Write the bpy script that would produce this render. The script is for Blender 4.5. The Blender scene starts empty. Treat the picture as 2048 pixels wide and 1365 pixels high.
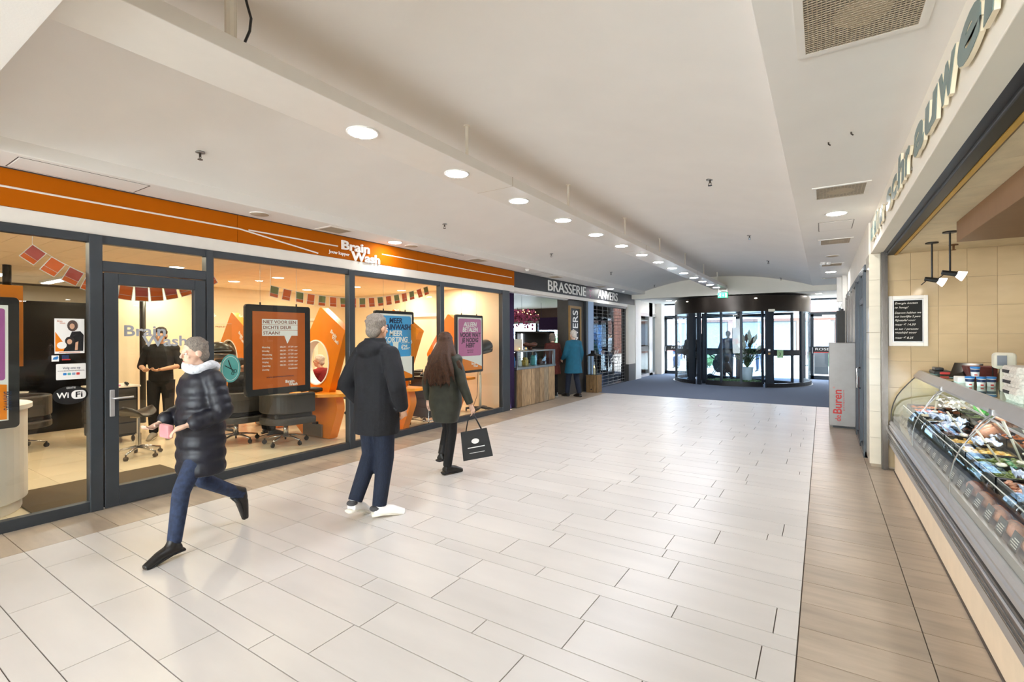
import bpy, bmesh, math, random
from mathutils import Matrix, Vector
random.seed(7)
R = math.radians
PI = math.pi
S = bpy.context.scene
C = S.collection
# ---------------------------------------------------------------- camera
EYE = 1.65
cd = bpy.data.cameras.new('camera'); cam = bpy.data.objects.new('camera', cd); C.objects.link(cam)
cd.sensor_width = 36; cd.lens = 964/2048*36; cd.shift_y = -11.5/2048; cd.clip_end = 400
_yaw = math.atan(621/964)
cam.matrix_world = Matrix.Translation((0, 0, EYE)) @ Matrix.Rotation(_yaw, 4, 'Z') @ Matrix.Rotation(PI/2, 4, 'X') @ Matrix.Rotation(-R(.24), 4, 'Z')
S.camera = cam
# ---------------------------------------------------------------- sky, exposure, sampling
w = bpy.data.worlds.new('overcast_sky'); S.world = w; w.use_nodes = True
bg = w.node_tree.nodes['Background']; bg.inputs[0].default_value = (.80, .90, 1, 1); bg.inputs[1].default_value = 18
S.view_settings.view_transform = 'Standard'; S.view_settings.look = 'None'
S.view_settings.gamma = 1; S.view_settings.use_curve_mapping = False
S.view_settings.exposure = 0.06
cy = S.cycles
cy.max_bounces = 8; cy.diffuse_bounces = 7; cy.glossy_bounces = 4; cy.transmission_bounces = 4; cy.transparent_max_bounces = 16
cy.sample_clamp_indirect = 6; cy.use_denoising = True; cy.caustics_reflective = False; cy.caustics_refractive = False
cy.use_adaptive_sampling = True; cy.adaptive_threshold = .02; cy.blur_glossy = 1
# strengths of the lamps (used by the lamp builders below)
E_BEAM = 215; E_SOFFIT = 110; W_SALON = 22; W_DELI = 2.6; W_CASE = 4.5; E_BACK = 260; W_BRAS = 16; W_REAR = 500
WARM = (1, .94, .86); WARMER = (1, .86, .62); NEUT = (1, .93, .84)

# ---------------------------------------------------------------- materials
def lin(c):
    return c/12.92 if c <= .04045 else ((c+.055)/1.055)**2.4
def hx(h):
    return tuple(lin(int(h[i:i+2], 16)/255) for i in (0, 2, 4)) + (1,)
MATS = {}
def mat(name, col, rough=.6, metal=0, var=.06, scale=8, bump=0, bscale=60, emit=0, stretch=None, spec=.5, coat=0, rnd=0, col2=None, ramp=(.4, .6)):
    if name in MATS: return MATS[name]
    m = bpy.data.materials.new(name); m.use_nodes = True; nt = m.node_tree; N = nt.nodes; L = nt.links
    b = N['Principled BSDF']; c = hx(col) if isinstance(col, str) else tuple(col)+(1,)
    b.inputs['Roughness'].default_value = rough; b.inputs['Metallic'].default_value = metal
    b.inputs['Specular IOR Level'].default_value = spec; b.inputs['Coat Weight'].default_value = coat
    b.inputs['Base Color'].default_value = c
    tc = N.new('ShaderNodeTexCoord'); src = tc.outputs['Object']
    if stretch:
        mp = N.new('ShaderNodeMapping'); mp.inputs['Scale'].default_value = stretch; L.new(src, mp.inputs[0]); src = mp.outputs[0]
    if var or col2 or rnd:
        nz = N.new('ShaderNodeTexNoise'); nz.inputs['Scale'].default_value = scale; nz.inputs['Detail'].default_value = 6
        L.new(src, nz.inputs['Vector'])
        cr = N.new('ShaderNodeValToRGB')
        cr.color_ramp.elements[0].position = ramp[0]-.1; cr.color_ramp.elements[1].position = ramp[1]+.1
        lo = tuple(x*(1-var*1.6) for x in c[:3])+(1,); hi = tuple(min(1, x*(1+var)) for x in c[:3])+(1,)
        if col2: lo = hx(col2); hi = c
        cr.color_ramp.elements[0].color = lo; cr.color_ramp.elements[1].color = hi
        L.new(nz.outputs['Fac'], cr.inputs[0]); out = cr.outputs[0]
        if rnd:
            oi = N.new('ShaderNodeObjectInfo'); mr = N.new('ShaderNodeMapRange')
            mr.inputs['To Min'].default_value = 1-rnd; mr.inputs['To Max'].default_value = 1+rnd*.5
            L.new(oi.outputs['Random'], mr.inputs['Value'])
            hs = N.new('ShaderNodeHueSaturation'); L.new(mr.outputs[0], hs.inputs['Value']); L.new(out, hs.inputs['Color']); out = hs.outputs[0]
            ad = N.new('ShaderNodeVectorMath'); ad.operation = 'ADD'; cx = N.new('ShaderNodeCombineXYZ')
            ml = N.new('ShaderNodeMath'); ml.operation = 'MULTIPLY'; ml.inputs[1].default_value = 50
            L.new(oi.outputs['Random'], ml.inputs[0]); L.new(ml.outputs[0], cx.inputs[2])
            L.new(src, ad.inputs[0]); L.new(cx.outputs[0], ad.inputs[1]); L.new(ad.outputs[0], nz.inputs['Vector'])
        L.new(out, b.inputs['Base Color'])
    if bump:
        n2 = N.new('ShaderNodeTexNoise'); n2.inputs['Scale'].default_value = bscale; n2.inputs['Detail'].default_value = 4
        L.new(src, n2.inputs['Vector']); bp = N.new('ShaderNodeBump'); bp.inputs['Strength'].default_value = bump; bp.inputs['Distance'].default_value = .01
        L.new(n2.outputs['Fac'], bp.inputs['Height']); L.new(bp.outputs[0], b.inputs['Normal'])
    if emit:
        b.inputs['Emission Color'].default_value = c; b.inputs['Emission Strength'].default_value = emit
    MATS[name] = m; return m
def glassm(name, tint=(.96, .98, .97), rough=0.0, refl=1.0, ior=1.5):
    m = bpy.data.materials.new(name); m.use_nodes = True; nt = m.node_tree; N = nt.nodes; L = nt.links
    N.remove(N['Principled BSDF']); o = N['Material Output']
    t = N.new('ShaderNodeBsdfTransparent'); t.inputs[0].default_value = tuple(tint)+(1,)
    g = N.new('ShaderNodeBsdfGlossy'); g.inputs['Roughness'].default_value = rough
    f = N.new('ShaderNodeFresnel'); f.inputs[0].default_value = ior
    ml = N.new('ShaderNodeMath'); ml.operation = 'MULTIPLY'; ml.inputs[1].default_value = refl; ml.use_clamp = True
    ge = N.new('ShaderNodeNewGeometry'); sb = N.new('ShaderNodeMath'); sb.operation = 'SUBTRACT'; sb.inputs[0].default_value = 1
    L.new(ge.outputs['Backfacing'], sb.inputs[1]); m2 = N.new('ShaderNodeMath'); m2.operation = 'MULTIPLY'
    L.new(f.outputs[0], m2.inputs[0]); L.new(sb.outputs[0], m2.inputs[1]); L.new(m2.outputs[0], ml.inputs[0])
    x = N.new('ShaderNodeMixShader'); L.new(ml.outputs[0], x.inputs[0]); L.new(t.outputs[0], x.inputs[1]); L.new(g.outputs[0], x.inputs[2])
    L.new(x.outputs[0], o.inputs[0]); MATS[name] = m; return m
mat('tile_cream', 'd3cec8', .34, var=.035, scale=1.6, stretch=(1, 3, 1), rnd=.05, bump=.02, bscale=40)
mat('tile_taupe', 'b0a08d', .30, var=.10, scale=3, stretch=(1, 5, 1), rnd=.09, bump=.03, bscale=40)
mat('grout', '5a5048', .9, var=.1)
mat('grout_light', 'b8a892', .9, var=.05)
mat('plaster', 'f0ede8', .85, var=.015, scale=2, bump=.05, bscale=120)
mat('plaster_warm', 'f2ecdf', .85, var=.02, scale=2, bump=.05, bscale=120)
mat('beam_paint', 'e9e5de', .35, var=.01)
mat('orange', 'e88000', .42, var=.02)
mat('orange_fascia', 'b35c00', .7, var=.02, spec=.1)
mat('orange_side', 'f49a1c', .42, var=.02)
mat('dark_fascia', '37373b', .5, var=.05)
mat('frame_grey', '3b4045', .38, metal=.3, var=.04)
mat('frame_edge', '5c646c', .35, metal=.5, var=.04)
mat('white_paint', 'efeae2', .4, var=.02)
mat('white', 'f4f2ee', .4, var=0)
mat('letter_white', 'f8f6f2', .45, var=0)
mat('letter_grey', 'a9adb3', .45, var=0)
mat('black', '101012', .45, var=.1)
mat('black_gloss', '0c0c0e', .15, var=.1)
mat('black_leather', '1c1a19', .35, var=.15, scale=20, bump=.1, bscale=200)
mat('grey_leather', '3c3936', .45, var=.12, scale=10, bump=.1, bscale=200)
mat('chrome', 'c9c9c9', .18, metal=1, var=.03)
mat('steel', 'a9a9a8', .32, metal=1, var=.06, stretch=(1, 1, 20))
mat('alu', 'b9b7b6', .35, metal=.6, var=.03)
mat('alu_dark', '5f5852', .25, metal=.8, var=.05)
mat('carpet', '666f80', .97, var=.35, scale=260, ramp=(.45, .55), bump=.6, bscale=300, spec=.1)
mat('coir_mat', '6b5e4c', .97, var=.35, scale=200, bump=.6, bscale=250, spec=.1)
mat('salon_tile', 'e6d8bd', .25, var=.04, scale=2, rnd=.05)
mat('salon_wall', 'ece0c8', .8, var=.02, scale=2)
mat('salon_ceiling', 'eedcc0', .85, var=.02, rnd=.03)
mat('wall_tile', 'c9b18c', .12, var=.05, scale=2, stretch=(1, 1, 4), rnd=.05)
mat('deli_ceiling', 'dccbaa', .9, var=.05, rnd=.04, bump=.2, bscale=150)
mat('deli_bulkhead', '8f6d4c', .7, var=.03)
mat('column_tile', 'e8dfcb', .15, var=.04, scale=2, stretch=(1, 1, 4), rnd=.03)
mat('deli_base', 'f0dcc0', .55, var=.03)
mat('rust', '6f4b2c', .9, var=.2)
mat('letter_teal', '6f8583', .35, var=.02)
mat('letter_side', 'eadfc3', .5, var=.02)
mat('sign_yellow', 'c9a04a', .6, var=.04)
mat('rubber_black', '17171a', .55, var=.05)
mat('wood_plank', 'b09470', .7, var=.3, scale=6, stretch=(8, 8, 1), rnd=.34, bump=.25, bscale=40)
mat('wood_plank_grey', '9c8c74', .75, var=.3, scale=6, stretch=(8, 8, 1), bump=.25, bscale=40)
mat('wood_plank_dark', '8a6d49', .7, var=.3, scale=6, stretch=(8, 8, 1), bump=.25, bscale=40)
mat('sticker_pale', 'dcd8d2', .4, var=0)
mat('wood_crate', '8f7048', .75, var=.25, scale=6, stretch=(8, 8, 1), rnd=.15, bump=.25, bscale=40)
mat('curtain', '3d2a55', .85, var=.15, scale=10, stretch=(10, 10, 1))
mat('brown_wall', '5b4a44', .85, var=.05)
mat('charcoal', '45433f', .6, var=.06)
mat('brass_frame', '8f6d35', .5, var=.08)
mat('navy', '0a0b11', .85, var=.25, scale=14, bump=.35, bscale=30)
mat('puffer', '0b0d1c', .5, var=.25, scale=12, bump=.3, bscale=25)
mat('jeans', '121c30', .85, var=.25, scale=30, stretch=(3, 3, 1), bump=.3, bscale=50)
mat('jeans_light', '27334e', .85, var=.25, scale=30, bump=.3, bscale=50)
mat('olive', '34372d', .6, var=.2, scale=12, bump=.4, bscale=22)
mat('black_cloth', '121113', .8, var=.2, scale=20, bump=.3, bscale=40)
mat('grey_cloth', '4b4a4c', .85, var=.2, scale=20, bump=.3, bscale=40)
mat('maroon', '5a2219', .8, var=.2, scale=20, bump=.3, bscale=40)
mat('red_knit', '8e1f24', .9, var=.2, scale=60, bump=.6, bscale=90)
mat('teal', '0d5a74', .8, var=.08, scale=14, bump=.3, bscale=40)
mat('blue_coat', '22324f', .8, var=.2, scale=14, bump=.3, bscale=40)
mat('white_coat', 'd8dade', .8, var=.1, bump=.3, bscale=40)
mat('skin', 'd2a283', .55, var=.06, scale=20)
mat('skin_pale', 'dfb8a0', .55, var=.06, scale=20)
mat('hair_grey', '8e8378', .7, var=.35, scale=60, stretch=(4, 4, 1), bump=.7, bscale=120)
mat('hair_white', 'd2cbc2', .7, var=.2, scale=60, bump=.6, bscale=120)
mat('hair_brown', '4e2f1a', .55, var=.5, scale=50, stretch=(5, 5, .6), bump=.8, bscale=90)
mat('hair_dark', '1e1612', .6, var=.3, scale=60, bump=.6, bscale=120)
mat('scarf', 'd9dce2', .9, var=.15, scale=30, bump=.6, bscale=60)
mat('pink', 'c98a8d', .6, var=.1)
mat('eye', 'f4f4f2', .2, var=0); mat('iris', '2a1c14', .2, var=0); mat('lip', 'a8635a', .5, var=0)
mat('sneaker_grey', 'a39c90', .7, var=.1)
mat('sole_white', 'e8e2d2', .6, var=.05)
mat('green_plastic', '3fae3a', .4, var=.05)
mat('tub_blue', '2a7cc4', .4, var=.03)
mat('carton', 'dad5ca', .95, var=.12, scale=60, bump=.5, bscale=120)
mat('device_beige', 'd6d0bd', .5, var=.03)
mat('leaf', '56703a', .7, var=.35, scale=20, rnd=.2)
mat('leaf_outside', '5f7f4c', .8, var=.45, scale=14)
mat('pampas', 'efe3c6', .9, var=.2, scale=30)
mat('pampas_dark', '6f5140', .9, var=.2, scale=30)
mat('pot_white', 'dcdcd8', .5, var=.03)
mat('bronze', '332c27', .28, metal=.6, var=.1, scale=3)
mat('door_frame', '2b333c', .4, metal=.4, var=.05)
mat('cabinet_grey', '8b8581', .4, metal=.35, var=.04)
mat('logo_red', 'c3302a', .5, var=0)
mat('sign_green', '0e8a5a', .5, var=0, emit=.35)
mat('panel_orange', 'c26022', .35, var=.03)
mat('poster_blue', '4aa4e2', .4, var=.02); mat('poster_pink', 'cc74a6', .4, var=.02)
mat('poster_purple', 'a85a9c', .4, var=.02)
mat('ink_dark', '3a1f3a', .5, var=0); mat('ink_navy', '1c2f57', .5, var=0)
mat('flag_orange', 'ee6a22', .7, var=.02); mat('flag_green', '8a8a4c', .7, var=.02); mat('flag_pink', 'e58a80', .7, var=.02); mat('flag_red', 'c8564a', .7, var=.02)
mat('sticker_teal', '5fb0b0', .4, var=.03)
mat('food_yellow', 'e2b85a', .45, var=.35, scale=40, bump=.6, bscale=60)
mat('food_orange', 'd1742a', .45, var=.4, scale=40, bump=.6, bscale=60)
mat('food_brown', '5d2f1a', .4, var=.4, scale=40, bump=.6, bscale=60)
mat('food_white', 'ddd3bb', .5, var=.2, scale=40, bump=.6, bscale=60)
mat('food_green', '6f7d3a', .5, var=.4, scale=40, bump=.6, bscale=60)
mat('vent_back', '8f867b', .8, var=.15, scale=30)
mat('ham', 'c98f70', .4, var=.2, scale=20, bump=.4, bscale=60)
mat('foil', 'c4d2ee', .22, metal=.35, var=.1)
mat('spoon', 'd9d4c4', .35, var=.02)
mat('tray_black', '151617', .25, var=.05)
mat('deck_steel', '9a9a96', .3, metal=.9, var=.05)
mat('brick', 'ad8477', .9, var=.2, scale=30, col2='8f6152')
mat('pavement', 'c9c5bd', .9, var=.08, scale=3)
mat('far_glass', '858a92', .9, var=.1, spec=.1)
mat('far_white', 'dedede', .8, var=.03)
mat('flower', 'b0567e', .8, var=.4, scale=40)
mat('wax', 'e8dcbc', .5, var=.02)
mat('flame', 'ffb04a', .5, var=0, emit=18)
mat('fairy', 'ffc27a', .5, var=0, emit=14)
mat('lamp_beam', 'f0f5ff', .5, var=0, emit=E_BEAM)
mat('lamp_soffit', 'fffcf6', .5, var=0, emit=E_SOFFIT)
mat('lamp_far', 'fffdfa', .5, var=0, emit=E_SOFFIT*1.9)
mat('lamp_back', 'fcfcff', .5, var=0, emit=E_BACK)
mat('lamp_white', 'fff4e2', .5, var=0, emit=14)
mat('lamp_cool', 'f2f6ff', .5, var=0, emit=10)
mat('lamp_shade', 'cdbba8', .8, var=.03)
mat('chalk', 'e8e4da', .9, var=0)
mat('card_grey', '56544f', .7, var=.1)
mat('slate', '1a1917', .8, var=.1)
mat('skylight_blue', '8fa9c9', .5, var=.02)
glassm('glass', (.95, .97, .95), refl=1.1)
glassm('glass_case', (.93, .97, .95), refl=.9, ior=1.5)
glassm('glass_door', (.86, .93, .98), refl=.8)
glassm('glass_dark', (.16, .22, .31), refl=1.0)

# ---------------------------------------------------------------- mesh building
class B:
    def __init__(s): s.v = []; s.f = []
    def add(s, vs, fs):
        n = len(s.v); s.v += [tuple(v) for v in vs]; s.f += [tuple(i+n for i in f) for f in fs]; return s
    def box(s, x0, x1, y0, y1, z0, z1):
        x0, x1 = sorted((x0, x1)); y0, y1 = sorted((y0, y1)); z0, z1 = sorted((z0, z1))
        return s.add([(x0,y0,z0),(x1,y0,z0),(x1,y1,z0),(x0,y1,z0),(x0,y0,z1),(x1,y0,z1),(x1,y1,z1),(x0,y1,z1)],
                     [(0,3,2,1),(4,5,6,7),(0,1,5,4),(1,2,6,5),(2,3,7,6),(3,0,4,7)])
    def tile(s, x0, x1, y0, y1, z0, z1, c=.003):   # chamfered slab lying flat, open underneath
        return s.add([(x0,y0,z0),(x1,y0,z0),(x1,y1,z0),(x0,y1,z0),(x0+c,y0+c,z1),(x1-c,y0+c,z1),(x1-c,y1-c,z1),(x0+c,y1-c,z1)],
                     [(0,3,2,1),(4,5,6,7),(0,1,5,4),(1,2,6,5),(2,3,7,6),(3,0,4,7)])
    def rings(s, rs, cap=True):
        n = len(rs[0]); vs = [p for r in rs for p in r]; fs = []
        for k in range(len(rs)-1):
            for i in range(n):
                j = (i+1) % n; fs.append((k*n+i, k*n+j, (k+1)*n+j, (k+1)*n+i))
        if cap: fs += [tuple(range(n-1, -1, -1)), tuple(range((len(rs)-1)*n, len(rs)*n))]
        return s.add(vs, fs)
    def tube(s, pts, r, n=8, cap=True, flat=1):
        pts = [Vector(p) for p in pts]; rs = r if isinstance(r, (list, tuple)) else [r]*len(pts); out = []
        up = None
        for i, p in enumerate(pts):
            d = (pts[min(i+1, len(pts)-1)]-pts[max(i-1, 0)]).normalized()
            if up is None:
                up = Vector((0, 0, 1)) if abs(d.z) < .9 else Vector((0, 1, 0))
            a = d.cross(up).normalized(); b = a.cross(d).normalized(); up = b
            out.append([p+(a*math.cos(t)+b*math.sin(t)*flat)*rs[i] for t in [2*PI*k/n for k in range(n)]])
        return s.rings(out, cap)
    def cyl(s, c, r, z0, z1, n=24, r1=None):
        return s.tube([(c[0], c[1], z0), (c[0], c[1], z1)], [r, r if r1 is None else r1], n)
    def lathe(s, prof, c=(0, 0), n=24):
        return s.rings([[(c[0]+r*math.cos(2*PI*k/n), c[1]+r*math.sin(2*PI*k/n), z) for k in range(n)] for r, z in prof])
    def prism(s, poly, ax, a0, a1):
        def P(p, a): return {'x': (a, p[0], p[1]), 'y': (p[0], a, p[1]), 'z': (p[0], p[1], a)}[ax]
        n = len(poly); vs = [P(p, a0) for p in poly]+[P(p, a1) for p in poly]
        return s.add(vs, [tuple(range(n)), tuple(range(2*n-1, n-1, -1))]+[(i, (i+1) % n, n+(i+1) % n, n+i) for i in range(n)])
    def ell(s, c, r, n=12, m=8, rot=None):
        r = (r, r, r) if isinstance(r, (int, float)) else r; out = []
        vs = [(0, 0, -1)]
        for i in range(1, m):
            t = PI*i/m-PI/2
            for k in range(n): vs.append((math.cos(t)*math.cos(2*PI*k/n), math.cos(t)*math.sin(2*PI*k/n), math.sin(t)))
        vs.append((0, 0, 1)); fs = [(0, 1+(k+1) % n, 1+k) for k in range(n)]
        for i in range(m-2):
            for k in range(n):
                a = 1+i*n+k; b = 1+i*n+(k+1) % n; fs.append((a, b, b+n, a+n))
        L = len(vs)-1; fs += [(L, 1+(m-2)*n+k, 1+(m-2)*n+(k+1) % n) for k in range(n)]
        for v in vs:
            p = Vector((v[0]*r[0], v[1]*r[1], v[2]*r[2]))
            if rot is not None: p = rot @ p
            out.append(p+Vector(c))
        return s.add(out, fs)
    def loft(s, rg, n=20, sq=1.0):     # rings: (x, y, z, rx, ry[, tilt about x])
        out = []
        for g in rg:
            x, y, z, rx, ry = g[:5]; tl = g[5] if len(g) > 5 else 0
            ring = []
            for k in range(n):
                t = 2*PI*k/n; a = math.cos(t); b = math.sin(t)
                a = math.copysign(abs(a)**sq, a)*rx; b = math.copysign(abs(b)**sq, b)*ry
                ring.append((x+a, y+b*math.cos(tl), z+b*math.sin(tl)))
            out.append(ring)
        return s.rings(out)
    def xf(s, M):
        s.v = [tuple(M @ Vector(v)) for v in s.v]; return s
WM = {}      # world matrix of every object made (roots and their parts share the root's)
LOC = set()  # roots whose parts are given in local coordinates
def put(o, parent):
    C.objects.link(o)
    if parent is not None:
        o.parent = parent
        WM[o.name] = WM.get(parent.name, Matrix())
        if parent.name in LOC: LOC.add(o.name)
def obj(name, b, m, parent=None, smooth=False, bev=0, label=None, kind=None, cat=None, group=None, remesh=0, seg=2, solid=0, sm_it=0, center=True):
    me = bpy.data.meshes.new(name)
    vs = b.v; loc = None
    if parent is not None and parent.name not in LOC:
        mi = WM.get(parent.name, Matrix()).inverted(); vs = [mi @ Vector(v) for v in vs]
    elif parent is None and kind != 'structure' and center:
        xs, ys, zs = zip(*vs); loc = Vector(((min(xs)+max(xs))/2, (min(ys)+max(ys))/2, min(zs)))
        vs = [Vector(v)-loc for v in vs]
    me.from_pydata([tuple(v) for v in vs], [], b.f); me.update()
    bm = bmesh.new(); bm.from_mesh(me); bmesh.ops.recalc_face_normals(bm, faces=bm.faces); bm.to_mesh(me); bm.free()
    me.materials.append(MATS[m] if isinstance(m, str) else m)
    o = bpy.data.objects.new(name, me)
    put(o, parent)
    if loc is not None: o.location = loc; WM[o.name] = Matrix.Translation(loc)
    if smooth: me.polygons.foreach_set('use_smooth', [True]*len(me.polygons))
    if solid:
        md = o.modifiers.new('s', 'SOLIDIFY'); md.thickness = solid; md.offset = 0
    if remesh:
        md = o.modifiers.new('r', 'REMESH'); md.mode = 'VOXEL'; md.voxel_size = remesh; md.use_smooth_shade = True
        if sm_it: ms = o.modifiers.new('m', 'SMOOTH'); ms.iterations = sm_it; ms.factor = .5
    if bev:
        md = o.modifiers.new('b', 'BEVEL'); md.width = bev; md.segments = seg; md.limit_method = 'ANGLE'; md.angle_limit = R(50)
    if kind: o['kind'] = kind
    if label: o['label'] = label
    if cat: o['category'] = cat
    if group: o['group'] = group
    return o
def thing(name, label, cat, loc=(0, 0, 0), rz=0, group=None, local=False):
    o = bpy.data.objects.new(name, None); o.empty_display_size = .1; C.objects.link(o)
    o.location = loc; o.rotation_euler = (0, 0, rz); o['label'] = label; o['category'] = cat
    if group: o['group'] = group
    WM[o.name] = Matrix.Translation(loc) @ Matrix.Rotation(rz, 4, 'Z')
    if local: LOC.add(o.name)
    return o
def dup(root, loc, rz=None, label=None, group=None):
    r = root.copy(); C.objects.link(r); r.location = loc
    if rz is not None: r.rotation_euler = (0, 0, rz)
    if label: r['label'] = label
    if group: r['group'] = group
    for ch in list(root.children):
        c = ch.copy(); C.objects.link(c); c.parent = r
        for g in list(ch.children):
            d = g.copy(); C.objects.link(d); d.parent = c
    WM[r.name] = Matrix.Translation(loc) @ Matrix.Rotation(r.rotation_euler[2], 4, 'Z')
    return r
def frame(o, xd, up):
    xd = Vector(xd).normalized(); up = Vector(up).normalized(); nn = xd.cross(up)
    M = Matrix((xd, up, nn)).transposed().to_4x4(); M.translation = Vector(o); return M
FX = ((0, 1, 0), (0, 0, 1))      # on a surface seen from +x
FL = ((0, -1, 0), (0, 0, 1))     # on a surface seen from -x
FY = ((1, 0, 0), (0, 0, 1))      # on a surface seen from -y
def text(body, cap, m, parent, o, fr, width=None, ext=.002, off=0, shear=0, align='LEFT', name='lettering', center_v=False):
    cu = bpy.data.curves.new('t', 'FONT'); cu.body = body; cu.size = cap/.7; cu.offset = off*cap; cu.shear = shear
    cu.resolution_u = 2 if cap < .08 else 4; cu.align_x = align; cu.extrude = ext; cu.space_line = 1.0
    to = bpy.data.objects.new('t', cu); C.objects.link(to)
    bpy.context.view_layer.update()
    me = bpy.data.meshes.new_from_object(to); bpy.data.objects.remove(to)
    b = B(); vs = [Vector(v.co) for v in me.vertices]
    if not vs: return None
    xs = [v.x for v in vs]; W = max(xs)-min(xs); k = (width/W) if width else 1
    x0 = min(xs) if align == 'LEFT' else 0
    M = frame(o, *fr)
    b.v = [tuple(M @ Vector(((v.x-x0)*k, v.y, v.z+ext))) for v in vs]; b.f = [tuple(p.vertices) for p in me.polygons]
    bpy.data.meshes.remove(me)
    return obj(name, b, m, parent)
def shape(poly, o, fr, t0=0, t1=.002):   # flat plate: polygon in (u, v) of a frame
    b = B().prism(poly, 'z', t0, t1); return b.xf(frame(o, *fr))
def rrect(x0, x1, y0, y1, r, n=5):
    out = []
    for cx, cy_, a in ((x1-r, y0+r, -90), (x1-r, y1-r, 0), (x0+r, y1-r, 90), (x0+r, y0+r, 180)):
        for k in range(n+1): t = R(a+90*k/n); out.append((cx+r*math.cos(t), cy_+r*math.sin(t)))
    return out
def circ(cx, cy_, rx, ry=None, n=32):
    ry = ry or rx; return [(cx+rx*math.cos(2*PI*k/n), cy_+ry*math.sin(2*PI*k/n)) for k in range(n)]
def lamp(name, loc, power, col=WARM, size=.15, parent=None, spread=None, rot=(0, 0, 0), sy=None):
    l = bpy.data.lights.new(name, 'AREA'); l.shape = 'RECTANGLE' if sy else 'DISK'; l.size = size
    if sy: l.size_y = sy
    l.energy = power; l.color = col
    if spread: l.spread = spread
    o = bpy.data.objects.new(name, l); o.rotation_euler = rot; C.objects.link(o)
    if parent is not None:
        o.parent = parent; o.location = WM[parent.name].inverted() @ Vector(loc)
    else: o.location = loc
    return o
# ================================================================ the setting
ZL, ZR = 3.09, 3.04           # soffits left and right
def st(name, b, m, parent=None, **k): return obj(name, b, m, parent, kind='structure', **k)
# --- floor of the hall, cream slabs in broken courses
fl = st('floor', B().box(-5.82, .72, -9, 12.95, -.12, -.006), 'grout')
ys = [-.7]; seq = 'LLSLLSLLS'
y = -.702; k = 0; rows = []
pat = 'LSLLSL'
y = 1.08-.297*6
while y < 12.9:
    h = .297 if 'LLS'[k % 3] != 'S' else .1485
    rows.append((y, min(y+h, 12.93))); y += h; k += 1
rr = random.Random(3)
for i, (a, b_) in enumerate(rows):
    x = -5.16-.915+rr.choice([.33, .18, .62, .48, .78])+rr.uniform(-.03, .03)
    xs = [-5.16]
    while x < -.16:
        if x > -5.06: xs.append(x)
        x += .915
    xs.append(-.118)
    for x0, x1 in zip(xs, xs[1:]):
        if b_-a > .03: obj('floor_tile', B().tile(x0+.0015, x1-.0015, a+.0015, b_-.0015, -.01, 0, .0015), 'tile_cream', fl)
tl = st('trim_1', B().box(-5.82, -5.162, -.9, 12.95, -.03, -.007), 'grout')
tr = st('trim_2', B().box(-.116, .72, -.9, 12.95, -.03, -.007), 'grout')
y = 1.08-.297*6
while y < 12.85:
    y1 = min(y+.297, 12.93)
    obj('border_tile', B().tile(-5.815, -5.163, y+.0015, y1-.0015, -.01, 0, .0015), 'tile_taupe', tl)
    obj('border_tile', B().tile(-.115, .457, y+.0015, y1-.0015, -.01, 0, .0015), 'tile_taupe', tr)
    obj('border_tile', B().tile(.460, .717, y+.0015, y1-.0015, -.01, 0, .0015), 'tile_taupe', tr)
    y = y1
st('trim_3', B().box(-5.82, .72, -9, -.705, -.03, -.001), 'tile_cream')
cp = obj('entrance_carpet', B().box(-5.86, .6, 12.93, 20.66, -.05, .006), 'carpet', label='dark blue-grey entrance carpet in front of the revolving door', cat='carpet')
fr_ = obj('floor_ring_mark', B().prism([(-2.17+.27*math.cos(t), 11.75+.27*math.sin(t)) for t in [2*PI*i/32 for i in range(32)]], 'z', .0005, .002), 'sticker_pale', label='faint round white sticker on the cream floor before the entrance carpet', cat='sticker')
obj('sticker_ring', B().add([(-2.17+r*math.cos(2*PI*i/32), 11.75+r*math.sin(2*PI*i/32), .0026) for r in (.255, .262) for i in range(32)], [(i, (i+1) % 32, 32+(i+1) % 32, 32+i) for i in range(32)]), 'poster_purple', fr_)
# --- ceiling: vault with side soffits
def vz(x):
    t = (x+5.31)/5.06; return 3.20-.09*t+4*.40*t*(1-t)
n = 28; xs = [-5.31+5.06*i/n for i in range(n+1)]
poly = [(x, vz(x)) for x in xs]+[(-.25, 3.95), (-5.31, 3.95)]
cl = B()
for i in range(n):   # strips so the concave profile stays clean
    cl.box(xs[i], xs[i], .68, 17, 0, 0) if False else None
    q = [(xs[i], vz(xs[i])), (xs[i+1], vz(xs[i+1])), (xs[i+1], 3.95), (xs[i], 3.95)]
    cl.prism(q, 'y', .60, 17.05)
me_ = B(); pts = [(x, vz(x)) for x in xs]
me_.v = [(x, yy, z) for yy in (.60, 17.05) for x, z in pts]+[(x, yy, 3.95) for yy in (.60, 17.05) for x, z in pts]
m_ = n+1
me_.f = [(i, i+1, m_+i+1, m_+i) for i in range(n)]+[(2*m_+i, 2*m_+i+1, 3*m_+i+1, 3*m_+i) for i in range(n)]
ceil = st('ceiling', me_, 'plaster', smooth=True)
st('trim_4', B().box(-5.86, -5.31, .68, 17.05, ZL, 4.0), 'plaster', bev=.006)
st('trim_5', B().box(-.25, .60, .68, 14.3, ZR, 4.0), 'plaster', bev=.006)
st('trim_6', B().box(-.25, .60, 14.3, 17.0, 3.10, 4.0), 'plaster')
st('trim_7', B().box(-5.9, .75, -9, .68, 3.06, 4.0), 'plaster')
st('wall_arch', B().box(-5.86, .62, 17.0, 17.25, 2.94, 4.0), 'plaster_warm')
st('trim_8', B().box(-5.9, .62, 17.25, 20.9, 2.94, 4.0), 'plaster')
st('wall_rear', B().box(-6.1, 5, -9.2, -9, 3.0, 4.0).box(-6.1, -5.7, -9.2, -9, -.1, 3.0).box(.6, 5, -9.2, -9, -.1, 3.0), 'plaster')
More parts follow.
